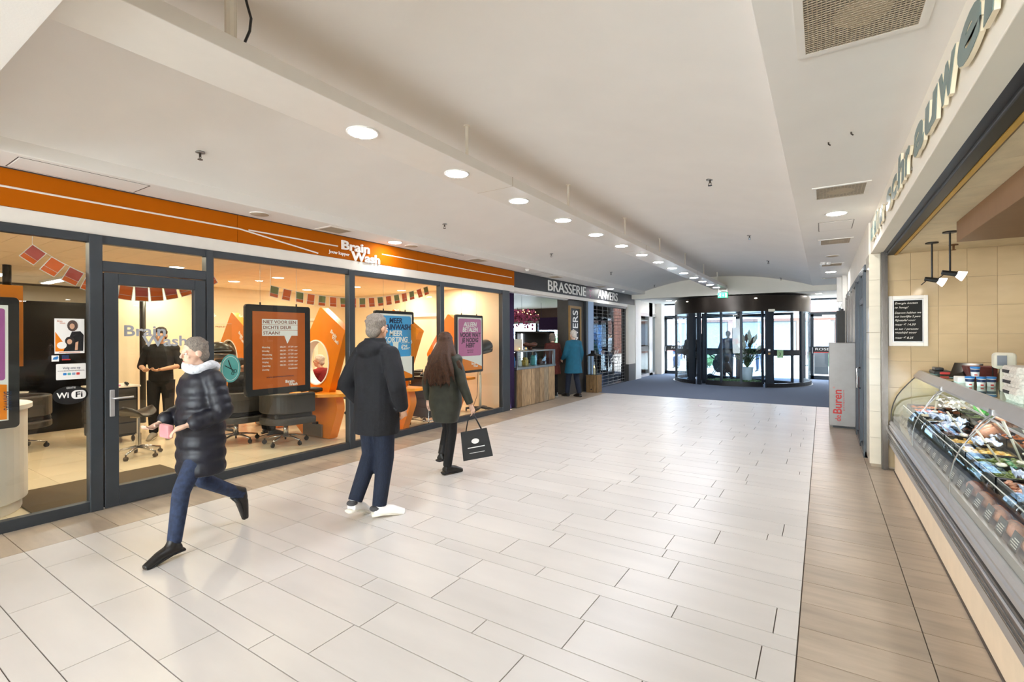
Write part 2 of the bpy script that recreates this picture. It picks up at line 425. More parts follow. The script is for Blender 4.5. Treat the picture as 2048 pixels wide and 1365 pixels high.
w9 = st('window_added', B().box(-5.7, .6, -9.15, -9.05, 0, .12).box(-5.7, .6, -9.15, -9.05, 2.9, 3.0).box(-3.65, -3.55, -9.15, -9.05, 0, 3).box(-1.55, -1.45, -9.15, -9.05, 0, 3), 'frame_grey')  # assumed glazing behind the viewpoint, added to go with the fill lamp
obj('window_pane', B().box(-5.7, .6, -9.12, -9.11, .12, 2.9), 'glass', w9)
lamp('rear_fill', (-2.55, -8.95, 1.5), W_REAR, (.93, .97, 1), 6.2, rot=(R(90), 0, 0), sy=2.7)  # added fill lamp, out of view, brightens the near ceiling and hall
st('trim_9', B().box(-16.5, 5.5, -9.2, 21.0, 4.0, 4.2), 'plaster')
# --- left shopfront: header, orange fascia, dark window wall
st('trim_10', B().box(-5.90, -5.805, -9, 9.11, 2.62, 2.76), 'white_paint', bev=.004)
st('trim_11', B().box(-5.90, -5.805, 9.11, 17.3, 2.64, 2.73), 'white_paint', bev=.004)
st('wall_left', B().box(-6.05, -5.86, -9, 17.4, 2.62, 4.0).box(-6.05, -5.865, -9, -.35, -.05, 2.7), 'plaster')
fa = thing('orange_shop_fascia', 'long orange fascia with white lines and lettering above the salon windows', 'sign', (-5.8, 4, 2.76))
for a, b_ in ((-3.0, .02), (.02, 3.03), (3.03, 6.04), (6.04, 9.11)):
    obj('panel', B().box(-5.86, -5.80, a+.002, b_-.002, 2.762, 3.088), 'orange_fascia', fa, bev=.002)
obj('top_trim', B().box(-5.86, -5.79, -3, 9.11, 3.082, 3.09), 'dark_fascia', fa)
def strip(y0, z0, y1, z1, wd, x=-5.798):
    return B().tube([(x, y0, z0), (x, y1, z1)], wd, 4)
for a in ((-3, 2.93, 3.05, 2.925), (3.05, 2.925, 4.11, 2.785), (3.16, 2.93, 4.43, 2.93), (5.25, 2.93, 9.0, 2.93)):
    obj('stripe', strip(*a, .009), 'letter_white', fa)
text('Brain', .125, 'letter_white', fa, (-5.80, 4.49, 2.90), FX, width=.50, ext=.012, off=.035)
text('Wash', .125, 'letter_white', fa, (-5.80, 4.66, 2.765), FX, width=.53, ext=.012, off=.035)
text('Jouw kapper', .045, 'letter_white', fa, (-5.80, 4.28, 2.815), FX, width=.35, ext=.004, off=.01)
# window wall: frames and panes
ww = st('window_1', B().box(-5.87, -5.79, -.4, 8.89, 2.545, 2.625).box(-5.87, -5.79, -.4, 1.76, -.01, .10).box(-5.87, -5.79, 2.69, 8.89, -.01, .10), 'frame_grey', bev=.004)
for a, b_ in ((-.4, -.3), (1.655, 1.755), (2.675, 2.755), (4.61, 4.71), (6.60, 6.70), (8.60, 8.88)):
    obj('window_post', B().box(-5.88, -5.775, a, b_, 0, 2.62), 'frame_grey', ww, bev=.006)
for a, b_ in ((-.3, 1.655), (2.755, 4.61), (4.71, 6.60), (6.70, 8.60)):
    obj('window_pane', B().box(-5.835, -5.829, a, b_, .10, 2.545), 'glass', ww)
dr = st('door_1', B().box(-5.875, -5.78, 1.755, 2.675, 2.28, 2.38), 'frame_grey', bev=.004)
obj('transom_pane', B().box(-5.835, -5.829, 1.755, 2.675, 2.38, 2.545), 'glass', dr)
obj('door_stile', B().box(-5.85, -5.77, 1.765, 1.875, .01, 2.27), 'frame_grey', dr, bev=.005)
obj('door_stile', B().box(-5.85, -5.77, 2.555, 2.665, .01, 2.27), 'frame_grey', dr, bev=.005)
obj('door_rail', B().box(-5.85, -5.77, 1.875, 2.555, 2.16, 2.27), 'frame_grey', dr, bev=.005)
obj('door_rail', B().box(-5.85, -5.77, 1.875, 2.555, .01, .20), 'frame_grey', dr, bev=.005)
obj('door_pane', B().box(-5.815, -5.809, 1.875, 2.555, .20, 2.16), 'glass', dr)
hd = obj('handle_plate', B().box(-5.77, -5.757, 1.80, 1.84, .88, 1.14), 'alu', dr, bev=.006)
obj('lever', B().tube([(-5.76, 1.82, 1.06), (-5.70, 1.82, 1.06), (-5.70, 1.97, 1.06)], .010, 10), 'alu', dr, smooth=True, label='satin lever handle')
# --- brasserie front
bf = thing('dark_shop_fascia', 'charcoal fascia with thin white lettering over the brasserie', 'sign', (-5.8, 13, 2.73))
for a, b_ in ((9.11, 13.0), (13.62, 17.3)):
    obj('panel', B().box(-5.86, -5.80, a, b_, 2.732, 3.085), 'dark_fascia', bf, bev=.002)
obj('panel', B().box(-5.86, -5.80, 13.0, 13.62, 2.732, 3.085), 'ink_dark', bf, bev=.002, label='plum coloured centre panel')
text('BRASSERIE', .27, 'letter_white', bf, (-5.80, 10.68, 2.775), FX, width=2.3, ext=.008)
text('ANVERS', .27, 'letter_white', bf, (-5.80, 13.86, 2.775), FX, width=1.7, ext=.008)
for i, t in enumerate(('Lunch', '&', 'Bar')):
    text(t, .05, 'poster_pink', bf, (-5.80, 13.31, 2.95-.08*i), FX, ext=.002, align='CENTER')
st('wall_brasserie', B().box(-6.2, -5.86, 11.95, 12.98, 0, 2.66).box(-6.1, -5.88, 16.45, 16.62, 0, 2.66), 'charcoal', bev=.01)
st('wall_pier', B().box(-6.15, -5.78, 16.60, 17.32, .6, 2.73), 'plaster_warm', bev=.004)
st('baseboard_pier', B().box(-6.15, -5.772, 16.59, 17.33, 0, .6), 'charcoal', bev=.004)
st('wall_pier_white', B().box(-6.15, -5.76, 17.33, 17.95, 0, 2.94), 'white_paint', bev=.004)
ps = thing('vertical_brasserie_sign', 'tall black sign in a brass frame with upright white lettering on the dark pillar', 'sign', (-5.85, 12.32, 1.2))
obj('board', B().box(-5.858, -5.83, 12.0, 12.66, 1.05, 2.42), 'black', ps)
obj('sign_frame', B().box(-5.858, -5.81, 11.95, 12.02, 1.0, 2.46).box(-5.858, -5.81, 12.62, 12.70, 1.0, 2.46).box(-5.858, -5.81, 12.02, 12.62, 2.39, 2.46).box(-5.858, -5.81, 12.02, 12.62, 1.0, 1.06), 'brass_frame', ps)
text('ANVERS', .33, 'letter_white', ps, (-5.83, 12.49, 1.12), ((0, 0, 1), (0, -1, 0)), width=1.22, ext=.004, off=.01)
# shutter window with roller grille
w2 = st('window_2', B().box(-5.90, -5.80, 13.0, 16.45, 2.56, 2.64).box(-5.90, -5.80, 13.0, 16.45, 0, .03).box(-5.93, -5.78, 12.98, 13.10, 0, 2.64), 'frame_grey')
obj('window_post', B().box(-5.93, -5.775, 13.10, 13.50, 0, 2.64), 'skylight_blue', w2, bev=.01)
obj('window_pane', B().box(-5.92, -5.914, 13.5, 16.45, .03, 2.56), 'glass_dark', w2)
gr = B()
for i in range(22): gr.tube([(-5.86, 13.5, .12+i*.11), (-5.86, 16.45, .12+i*.11)], .0035, 4)
for i in range(6): gr.tube([(-5.86, 13.95+i*.45, .03), (-5.86, 13.95+i*.45, 2.56)], .004, 4)
obj('roller_grille', gr, 'steel', w2)
# --- right side: soffit wall above, column, shopfront beyond
fs = st('wall_right', B().box(.51, .66, -1.2, 7.5, 2.645, 4.0), 'plaster_warm', bev=.004)
st('wall_right_far', B().box(.49, .66, 7.5, 20.7, 2.57, 4.0), 'plaster_warm')
st('wall_deli_back', B().box(.60, 4.4, 7.46, 7.7, -.05, 4.0), 'grout_light')
wb = bpy.data.objects['wall_deli_back']
for i in range(14):
    for j in range(9):
        x0 = .68+.25*i-.04; z1 = 2.62-.325*j
        x0 = max(x0, .665); x1 = .64+.25*(i+1)
        if z1-.325 < -.1: continue
        obj('wall_tile', B().box(x0+.001, x1-.001, 7.44, 7.461, max(z1-.324, 0), z1-.001), 'wall_tile', wb, bev=.001, seg=1)
col_ = st('wall_column', B().box(.505, .60, 7.46, 7.93, 0, 2.645), 'grout_light')
for j in range(9):
    z1 = 2.64-.325*j
    if z1 > .05:
        obj('wall_tile', B().box(.49, .60, 7.44, 7.462, max(z1-.324, 0), z1-.001), 'column_tile', col_, bev=.001, seg=1)
        obj('wall_tile', B().box(.488, .506, 7.441, 7.93, max(z1-.324, 0), z1-.001), 'column_tile', col_, bev=.002, seg=1)
sh = thing('roller_shutter', 'black roller shutter housing with steel side channel over the deli counter', 'shutter', (.66, 7.4, 0))
obj('side_channel', B().box(.602, .665, 7.36, 7.44, 0, 2.64).box(.615, .64, 7.34, 7.36, 0, 2.64), 'alu_dark', sh)
pf = [(.60+.075+.075*math.cos(t), 2.70+.075*math.sin(t)) for t in [PI*2*k/20 for k in range(20)]]
obj('shutter_roll', B().prism(pf, 'y', -1.2, 7.43), 'rubber_black', sh, smooth=True)
obj('guide_rail', B().box(.662, .735, -1.2, 7.43, 2.605, 2.665), 'black', sh, bev=.008)
obj('shutter_edge', B().box(.735, .76, -1.2, 7.43, 2.60, 2.66), 'sign_yellow', sh)
# deli enclosure
st('wall_deli_side', B().box(4.3, 4.5, -9, 7.6, 0, 4.0), 'wall_tile')
st('floor_deli', B().box(.72, 4.4, -9, 7.5, -.12, -.002), 'tile_taupe')
dc = st('ceiling_deli', B().box(.66, 4.4, -9, 7.46, 2.632, 2.9), 'grout')
for i in range(3):
    for j in range(13):
        x0 = .78+1.22*i; y0 = 7.44-.62*(j+1)
        obj('ceiling_panel', B().box(max(x0, .765)+.003, x0+1.217, y0+.003, y0+.617, 2.618, 2.633), 'deli_ceiling', dc)
bk = st('trim_12', B().box(.98, 4.3, -3, 5.6, 2.44, 2.616), 'deli_bulkhead', bev=.003)
# shopfront beyond the column (dark frames, glass)
w3 = st('window_3', B().box(.47, .53, 7.93, 13.9, 2.47, 2.57).box(.47, .53, 7.93, 13.9, 0, .08), 'frame_grey')
for a, b_ in ((7.93, 8.03), (8.72, 8.83), (9.68, 9.80), (10.75, 10.83), (11.75, 11.83), (12.75, 12.83), (13.8, 13.9)):
    obj('window_post', B().box(.455, .54, a, b_, 0, 2.5), 'frame_grey' if a < 10 else 'alu_dark', w3, bev=.004)
obj('door_rail', B().box(.46, .535, 8.03, 8.72, 2.06, 2.14), 'frame_grey', w3)
for a, b_ in ((8.03, 8.72), (8.83, 9.68), (9.8, 10.75), (10.83, 11.75), (11.83, 12.75), (12.83, 13.8)):
    obj('window_pane', B().box(.497, .503, a, b_, .08, 2.47), 'glass_dark', w3)
    obj('shop_backing', B().box(.9, .92, a-.05, b_+.05, 0, 2.6), 'brown_wall', w3)
obj('window_poster', B().box(.488, .494, 8.9, 9.6, .12, .95), 'maroon', w3)
obj('door_pull', B().tube([(.46, 8.60, .86), (.42, 8.60, .87), (.42, 8.60, 1.15), (.46, 8.60, 1.16)], .012, 8), 'chrome', w3, smooth=True)
st('wall_pillar_right', B().box(.40, .62, 13.9, 14.35, 0, 3.06).box(.30, .42, 14.3, 14.5, 2.45, 3.1), 'white_paint', bev=.004)
st('wall_right_end', B().box(.55, .75, 14.3, 20.7, 0, 2.6), 'plaster')
# --- entrance facade at y = 20.7
w4 = st('window_4', B().box(-6.0, .6, 20.66, 20.78, 2.88, 2.96).box(-6.0, -4.55, 20.66, 20.78, 2.37, 2.45).box(-.42, .6, 20.66, 20.78, 2.37, 2.45), 'door_frame')
for a in (-6.0, -4.66, -.46, .48): obj('window_post', B().box(a, a+.10, 20.64, 20.80, 0, 2.94), 'door_frame', w4)
obj('window_pane', B().box(-5.9, -4.66, 20.71, 20.716, 2.45, 2.88), 'glass_door', w4)
obj('window_pane', B().box(-.36, .48, 20.71, 20.716, 2.45, 2.88), 'glass_door', w4)
def facade_door(name, x0, x1, words, wx):
    d = st(name, B().box(x0, x1, 20.67, 20.75, 2.28, 2.37).box(x0, x1, 20.67, 20.75, 0, .14).box(x0, x0+.09, 20.67, 20.75, 0, 2.37).box(x1-.09, x1, 20.67, 20.75, 0, 2.37), 'door_frame')
    obj('door_pane', B().box(x0+.09, x1-.09, 20.71, 20.716, .14, 2.28), 'glass_door', d)
    obj('door_band', B().box(x0+.09, x1-.09, 20.695, 20.705, 1.0, 1.20), 'black', d)
    obj('red_stripe', B().box(x0+.09, x1-.09, 20.692, 20.706, .97, 1.0), 'logo_red', d)
    text(words, .085, 'letter_white', d, (wx, 20.694, 1.06), FY, width=.11*len(words), ext=.001)
    obj('door_closer', B().box(x0+.35, x0+.75, 20.62, 20.67, 2.29, 2.34), 'alu', d)
    obj('door_pull', B().tube([(x0+.05, 20.67, .95), (x0+.05, 20.61, .97), (x0+.05, 20.61, 1.13), (x0+.05, 20.67, 1.15)], .012, 6), 'alu', d)
facade_door('door_3', -.36, .48, 'ROSELAAR', -.22)
facade_door('door_4', -5.62, -4.66, 'ROSELAAR', -5.35)
st('wall_entrance_corner', B().box(-6.0, -5.62, 20.2, 20.72, 0, 2.94), 'white_paint', bev=.004)
# left side of the entrance: glazed door in the side wall
w5 = st('window_5', B().box(-5.92, -5.86, 17.95, 20.2, 2.38, 2.5).box(-5.92, -5.86, 17.95, 20.2, 0, .1).box(-6.02, -5.86, 19.3, 19.75, 0, 2.94), 'alu')
obj('window_pane', B().box(-5.90, -5.894, 17.95, 20.2, .1, 2.38), 'glass_door', w5)
obj('door_band', B().box(-5.90, -5.88, 17.95, 19.3, 1.0, 1.2), 'black', w5)
st('wall_side_entrance', B().box(-5.95, -5.86, 17.95, 20.2, 2.5, 4.0), 'white_paint')
# --- brasserie room behind
st('floor_brasserie', B().box(-16, -5.83, 9.05, 20.7, -.12, -.001), 'tile_taupe')
st('ceiling_brasserie', B().box(-16, -6.06, 9.15, 20.8, 2.95, 3.2), 'white_paint')
st('wall_party', B().box(-16, -6.06, 8.95, 9.12, -.05, 4), 'salon_wall')
st('wall_brasserie_far', B().box(-16.1, -15.9, 9, 20.8, -.05, 4), 'brown_wall')
w6 = st('window_6', B().box(-8.3, -6.0, 20.62, 20.85, .75, 2.28).box(-16, -6.0, 20.62, 20.85, 2.28, 3.2).box(-16, -6.0, 20.62, 20.85, -.05, .75), 'brown_wall')
for x in (-15.9, -13.55, -11.9, -10.2, -8.42): obj('window_post', B().box(x, x+.12, 20.62, 20.8, .75, 2.28), 'frame_grey', w6)
obj('window_pane', B().box(-15.9, -8.3, 20.70, 20.706, .75, 2.28), 'glass_door', w6)
obj('window_head', B().box(-16, -6, 20.5, 20.62, 2.22, 2.34), 'alu', w6)
# --- salon room behind
sf = st('floor_salon', B().box(-14.5, -5.88, -2.6, 9.0, -.12, -.006), 'grout_light')
for i in range(11):
    for j in range(19):
        x0 = -5.885-.6*(i+1); y0 = -2.4+.6*j
        obj('floor_tile', B().tile(x0+.001, x0+.599, y0+.001, y0+.599, -.01, 0, .001), 'salon_tile', sf)
st('wall_salon_left', B().box(-14.5, -5.87, -2.7, -2.5, 0, 4), 'salon_wall')
st('wall_salon_back', B().box(-11.5, -11.35, 3.45, 9.0, 0, 2.8), 'salon_wall')
st('wall_salon_far', B().box(-14.6, -14.45, -2.7, 9, 0, 4), 'salon_wall')
st('trim_13', B().box(-11.34, -11.30, 7.0, 7.1, 0, 2.1).box(-11.34, -11.30, 7.9, 8.0, 0, 2.1).box(-11.34, -11.30, 7.0, 8.0, 2.05, 2.12), 'white_paint')
st('trim_14', B().box(-8.9, -8.8, 8.90, 8.955, 0, 2.2).box(-7.9, -7.8, 8.90, 8.955, 0, 2.2).box(-8.9, -7.8, 8.90, 8.955, 2.12, 2.2), 'white_paint')
sc_ = st('ceiling_salon', B().box(-14.5, -5.87, -2.6, 9.0, 2.772, 2.9), 'grout')
for i in range(5):
    for j in range(38):
        x0 = -7.18-1.62*i; x1 = x0+1.60
        if i == 0: x0, x1 = -7.17, -5.89
        else: x0 = -7.20-1.62*i; x1 = x0+1.60
        y0 = -2.4+.3*j
        obj('ceiling_panel', B().box(x0, x1, y0+.002, y0+.298, 2.755, 2.773), 'salon_ceiling', sc_)
dk = thing('dark_partition', 'tall dark brown gloss partition behind the wash area in the salon', 'partition', (-11.3, .5, 0))
obj('panel', B().box(-11.4, -11.3, -2.4, 1.2, 0, 2.27), 'black_gloss', dk)
obj('panel', B().box(-11.4, -11.3, 1.21, 3.40, 0, 2.27), 'black_gloss', dk)
for x, yy in ((-10.4, 2.0), (-11.0, 3.95)):
    st('trim_15' if x > -11 else 'trim_16', B().cyl((x, yy), .05, 0, 2.75, 12), 'black', smooth=True)
obj('coir_mat', B().box(-7.15, -5.95, 1.35, 2.75, 0, .014), 'coir_mat', label='brown-grey coir mat inside the salon door', cat='mat', bev=.004)
# ================================================================ ceiling fittings and lamps
bm_ = thing('suspended_light_beam', 'long white suspended light beam with a row of round downlights', 'light beam', (-2.78, 9, 3.12))
obj('beam_body', B().box(-2.99, -2.565, .68, 16.75, 3.12, 3.21), 'beam_paint', bm_, bev=.004)
obj('beam_joint', B().box(-2.992, -2.563, 4.0, 4.004, 3.119, 3.211).box(-2.992, -2.563, 8.3, 8.304, 3.119, 3.211).box(-2.992, -2.563, 12.4, 12.404, 3.119, 3.211), 'grout_light', bm_)
y = 2.34
for i in range(14):
    yy = 2.34+1.063*i
    if i == 13: yy = 16.1
    f = obj('downlight', B().lathe([(.115, 3.118), (.115, 3.112), (.098, 3.110), (.098, 3.118)], (-2.78, yy), 24), 'white', bm_, smooth=True)
    obj('diffuser', B().lathe([(.096, 3.1125), (.095, 3.1115), (.085, 3.1085), (.06, 3.107), (.003, 3.106)], (-2.78, yy), 20), 'lamp_beam', f, smooth=True)
for i, yy in enumerate((1.38, 3.45, 5.52, 7.6, 9.6, 11.7, 13.8, 15.8)):
    r = obj('hanger_rod', B().tube([(-2.70, yy, 3.21), (-2.70, yy, vz(-2.7)+.01)], .014 if i else .030, 10).cyl((-2.70, yy), .03, vz(-2.7)-.012, vz(-2.7)+.01, 10), 'plaster_warm', bm_)
obj('cable', B().tube([(-2.665, 1.42, 3.20), (-2.655, 1.43, 3.26), (-2.64, 1.45, 3.33), (-2.635, 1.455, 3.40), (-2.65, 1.44, 3.48), (-2.665, 1.42, 3.60)], .007, 6), 'black', bm_)
obj('cable_tie', B().tube([(-2.75, 1.36, 3.235), (-2.69, 1.41, 3.245), (-2.63, 1.37, 3.20)], .006, 6), 'white', bm_)
# downlights set in the soffits
def downlight(x, yy, z, pw, label, group, r=.095, dz=0, m='lamp_white', col=WARM):
    t = thing('ceiling_downlight', label, 'light', (x, yy, z-.005), 0, group)
    obj('bezel', B().lathe([(r+.02, z), (r+.02, z-.006), (r, z-.008), (r, z)], (x, yy), 24), 'white', t, smooth=True)
    dr_ = .008 if m in ('lamp_soffit', 'lamp_back') else .004
    obj('diffuser', B().lathe([(r-.002, z-.0055), (r-.003, z-.006-dr_*.3), (r*.85, z-.006-dr_*.7), (r*.5, z-.006-dr_*.95), (.003, z-.006-dr_)], (x, yy), 20), m, t, smooth=True)
    if pw: lamp('downlight_lamp', (x, yy, z-.02), pw, col, 2*r*.9, spread=None)
    return t
downlight(.14, 6.69, ZR, 0, 'round downlight in the right soffit between two grilles, the nearer one', None, m='lamp_soffit')
downlight(.16, 12.9, ZR, 0, 'round downlight at the far end of the right soffit', None, m='lamp_far')
downlight(-5.52, 5.26, ZL, 0, 'bright downlight above the white lettering of the orange fascia', None, m='lamp_soffit')
downlight(-5.55, 14.3, ZL, 0, 'downlight washing the second word of the brasserie fascia', None, m='lamp_far')
for k, (x, yy) in enumerate(((-3.9, 19.4), (-4.9, 18.6), (-.1, 18.2), (-.1, 19.6))):
    downlight(x, yy, 2.94, 22, ('downlight over the entrance left of the drum, nearer the facade', 'downlight in the low entrance ceiling left of the drum, nearer the hall',
              'downlight over the entrance right of the drum, nearer the hall', 'downlight over the entrance right of the drum, nearer the facade')[k], None)
# lamps further back in the mall, behind the viewpoint
for yy in (-1.4, -3.6, -5.8, -8):
    downlight(-2.78, yy, 3.06, 0, 'round ceiling lamp behind the viewpoint', 'lamps behind the viewpoint', m='lamp_back')
# grilles, hatches and speakers
def grille(x0, x1, y0, y1, z, label, big=False):
    t = thing('air_grille', label, 'vent', ((x0+x1)/2, (y0+y1)/2, z-.01))
    m = .035
    obj('grille_frame', B().box(x0, x1, y0, y0+m, z-.008, z+.001).box(x0, x1, y1-m, y1, z-.008, z+.001).box(x0, x0+m, y0+m, y1-m, z-.008, z+.001).box(x1-m, x1, y0+m, y1-m, z-.008, z+.001), 'white_paint', t)
    obj('grille_back', B().box(x0+m, x1-m, y0+m, y1-m, z-.002, z+.001), 'vent_back', t)
    cx, cy_ = (x0+x1)/2, (y0+y1)/2
    obj('diffuser_disc', B().lathe([(.005, z-.003), (.11, z-.003), (.11, z-.0045), (.005, z-.0045)], (cx, cy_), 24), 'grout_light', t)
    g = B(); n = 26 if big else 14
    for i in range(n+1):
        a = x0+m+(x1-x0-2*m)*i/n; g.box(a-.0022, a+.0022, y0+m, y1-m, z-.007, z-.0048)
        b_ = y0+m+(y1-y0-2*m)*i/n; g.box(x0+m, x1-m, b_-.0022, b_+.0022, z-.0075, z-.0053)
    obj('mesh', g, 'grout_light', t)
grille(-.10, .40, 2.30, 2.83, ZR, 'large square mesh grille in the right soffit, nearest the camera', True)
grille(-.08, .38, 5.42, 5.92, ZR, 'square mesh grille in the right soffit before the first downlight')
grille(-.05, .38, 8.45, 8.95, ZR, 'square grille in the right soffit behind the first downlight')
grille(-.04, .36, 11.35, 11.8, ZR, 'square grille in the right soffit beside the smoke detectors')
grille(-.04, .36, 14.6, 15.0, 3.10, 'farthest grille in the right soffit, near the arch')
grille(-5.72, -5.38, 4.0, 4.4, ZL, 'grille in the left soffit just before the orange fascia lettering')
grille(-5.72, -5.38, 7.2, 7.6, ZL, 'grille in the left soffit near the far end of the orange fascia')
grille(-5.72, -5.38, 10.4, 10.8, ZL, 'grille in the left soffit above the first word of the brasserie sign')
grille(-5.72, -5.38, 13.3, 13.7, ZL, 'farthest grille in the left soffit')
def hatch(x0, x1, y0, y1, z, label):
    t = thing('ceiling_hatch', label, 'hatch', ((x0+x1)/2, (y0+y1)/2, z-.005))
    obj('hatch_lid', B().box(x0+.012, x1-.012, y0+.012, y1-.012, z-.004, z+.001), 'plaster', t, bev=.002)
    obj('hatch_gap', B().box(x0, x1, y0, y0+.006, z-.002, z).box(x0, x1, y1-.006, y1, z-.002, z).box(x0, x0+.006, y0, y1, z-.002, z).box(x1-.006, x1, y0, y1, z-.002, z), 'grout', t)
hatch(-5.76, -5.38, 1.10, 2.0, ZL, 'square access hatch in the left soffit above the salon window')
hatch(-.04, .33, 7.15, 7.75, ZR, 'square access hatch in the right soffit behind the first downlight')
hatch(-5.72, -5.4, 6.1, 6.8, ZL, 'thin-lined access hatch in the left soffit right of the speaker')
hatch(-5.72, -5.4, 9.7, 10.2, ZL, 'access hatch in the left soffit above the start of the dark fascia')
for x, yy, z, lb in ((-5.56, 3.16, ZL, 'round grey ceiling speaker in the left soffit above the salon door side'), (-5.53, 5.62, ZL, 'round speaker in the left soffit beside the bright downlight'), (.15, 10.3, ZR, 'round speaker in the right soffit before the smoke detectors')):
    t = thing('ceiling_speaker', lb, 'speaker', (x, yy, z-.01))
    obj('speaker_grille', B().lathe([(.10, z), (.10, z-.008), (.09, z-.011), (.005, z-.011)], (x, yy), 24), 'grout_light', t, smooth=True)
    obj('speaker_rim', B().lathe([(.108, z), (.108, z-.006), (.10, z-.006), (.10, z)], (x, yy), 24), 'white', t)
for x, yy, z, lb in ((.02, 11.15, ZR, 'small white smoke detector on the right soffit'), (.10, 11.2, ZR, 'second white detector next to the first on the right soffit'), (-5.4, 9.0, ZL, 'white smoke detector on the left soffit by the end of the orange fascia'), (-5.5, 15.3, ZL, 'white smoke detector on the left soffit by the end of the brasserie sign')):
    t = thing('smoke_detector', lb, 'smoke detector', (x, yy, z-.05))
    obj('detector_base', B().cyl((x, yy), .05, z-.015, z, 16), 'white', t); obj('detector_head', B().cyl((x, yy), .035, z-.045, z-.015, 16, .042), 'white', t, smooth=True)
SP = {0: 'sprinkler head in the left half of the vault, %s', 1: 'sprinkler head in the right half of the vault, %s'}
for x, yy, lb in ((-4.79, 2.17, 'nearest'), (-4.8, 5.58, 'second from the camera'), (-4.75, 8.9, 'third from the camera'), (-4.79, 12.38, 'fourth from the camera'), (-4.8, 16.4, 'farthest'),
                 (-1.02, 5.56, 'nearest'), (-1.04, 9.1, 'second from the camera'), (-1.04, 12.5, 'third from the camera'), (-1.04, 16.5, 'farthest')):
    z = vz(x); t = thing('sprinkler', SP[int(x > -3)] % lb, 'sprinkler', (x, yy, z-.07))
    obj('rosette', B().lathe([(.04, z+.004), (.04, z-.004), (.02, z-.010), (.012, z-.010)], (x, yy), 16), 'steel', t, smooth=True)
    obj('sprinkler_body', B().cyl((x, yy), .010, z-.04, z, 8).tube([(x-.012, yy, z-.035), (x-.018, yy, z-.05), (x, yy, z-.064)], .003, 6).tube([(x+.012, yy, z-.035), (x+.018, yy, z-.05), (x, yy, z-.064)], .003, 6).cyl((x, yy), .022, z-.067, z-.063, 12), 'alu_dark', t)
for x, yy in ((.04, 4.18), (.17, 4.05)):
    obj('ceiling_hook', B().tube([(x, yy, ZR+.01), (x+.002, yy+.01, ZR-.012), (x+.012, yy+.03, ZR-.014)], .005, 6), 'alu_dark', label='small dark ceiling hook left in the right soffit' if x < .1 else 'small dark ceiling clip beside the hook on the right soffit', cat='hook')
# exit sign
ex = thing('exit_sign', 'green running-man exit sign hanging at the end of the light beam', 'sign', (-2.64, 16.4, 2.76))
obj('sign_box', B().box(-2.79, -2.49, 16.40, 16.44, 2.80, 2.98), 'sign_green', ex, bev=.004)
obj('sign_rod', B().tube([(-2.76, 16.42, 2.98), (-2.76, 16.42, 3.12)], .006, 6).tube([(-2.52, 16.42, 2.98), (-2.52, 16.42, 3.12)], .006, 6).box(-2.77, -2.51, 16.41, 16.43, 3.02, 3.03), 'white', ex)
pic = B().box(-2.57, -2.52, 16.395, 16.399, 2.82, 2.95).ell((-2.72, 16.397, 2.935), (.014, .003, .014))
pic.tube([(-2.715, 16.397, 2.92), (-2.735, 16.397, 2.88)], .010, 6).tube([(-2.735, 16.397, 2.88), (-2.70, 16.397, 2.86), (-2.71, 16.397, 2.83)], .007, 6).tube([(-2.735, 16.397, 2.88), (-2.755, 16.397, 2.86), (-2.775, 16.397, 2.86)], .007, 6).tube([(-2.715, 16.397, 2.915), (-2.69, 16.397, 2.895)], .006, 6)
pic.tube([(-2.63, 16.397, 2.93), (-2.63, 16.397, 2.86)], .006, 6).tube([(-2.65, 16.397, 2.88), (-2.63, 16.397, 2.85), (-2.61, 16.397, 2.88)], .006, 6)
obj('pictogram', pic, 'white', ex)
# salon lamps
sl = [(-7.05, 1.0), (-7.03, 2.5), (-7.05, 4.08), (-7.05, 5.6), (-7.05, 7.0), (-8.6, 3.55), (-8.6, 5.24), (-8.8, 7.2), (-9.9, 5.1), (-10.3, 7.0), (-10.9, 4.2), (-9.2, 1.2), (-8.6, 8.4), (-7.1, 8.5)]
WH = ['left window', 'glass door', 'third window bay near the hours poster', 'edge of the post right of the hours poster', 'blue poster', 'hairdresser', 'oval-opening station', 'blue poster station, deeper', 'left styling station', 'back corner', 'cream back wall', 'dark partition, nearer', 'end wall, deeper', 'far end window']
for (x, yy), wh in zip(sl, WH): downlight(x, yy, 2.755, W_SALON, 'round salon downlight above the '+wh, 'salon ceiling downlights', r=.10, col=WARMER)
for k, yy in enumerate((2.15, 3.0, .6)):
    t = thing('fluorescent_fitting', ('long lit fluorescent fitting at the back of the salon, middle one', 'long lit fluorescent fitting at the back of the salon, right one', 'long lit fluorescent fitting at the back of the salon, left one')[k], 'light', (-12.2, yy, 2.70))
    obj('fitting_body', B().box(-12.9, -11.4, yy-.08, yy+.08, 2.71, 2.755), 'white', t); obj('tube', B().box(-12.85, -11.45, yy-.06, yy+.06, 2.70, 2.711), 'lamp_cool', t)
    lamp('fluorescent_lamp', (-12.2, yy, 2.68), 30, NEUT, 1.3, sy=.1)
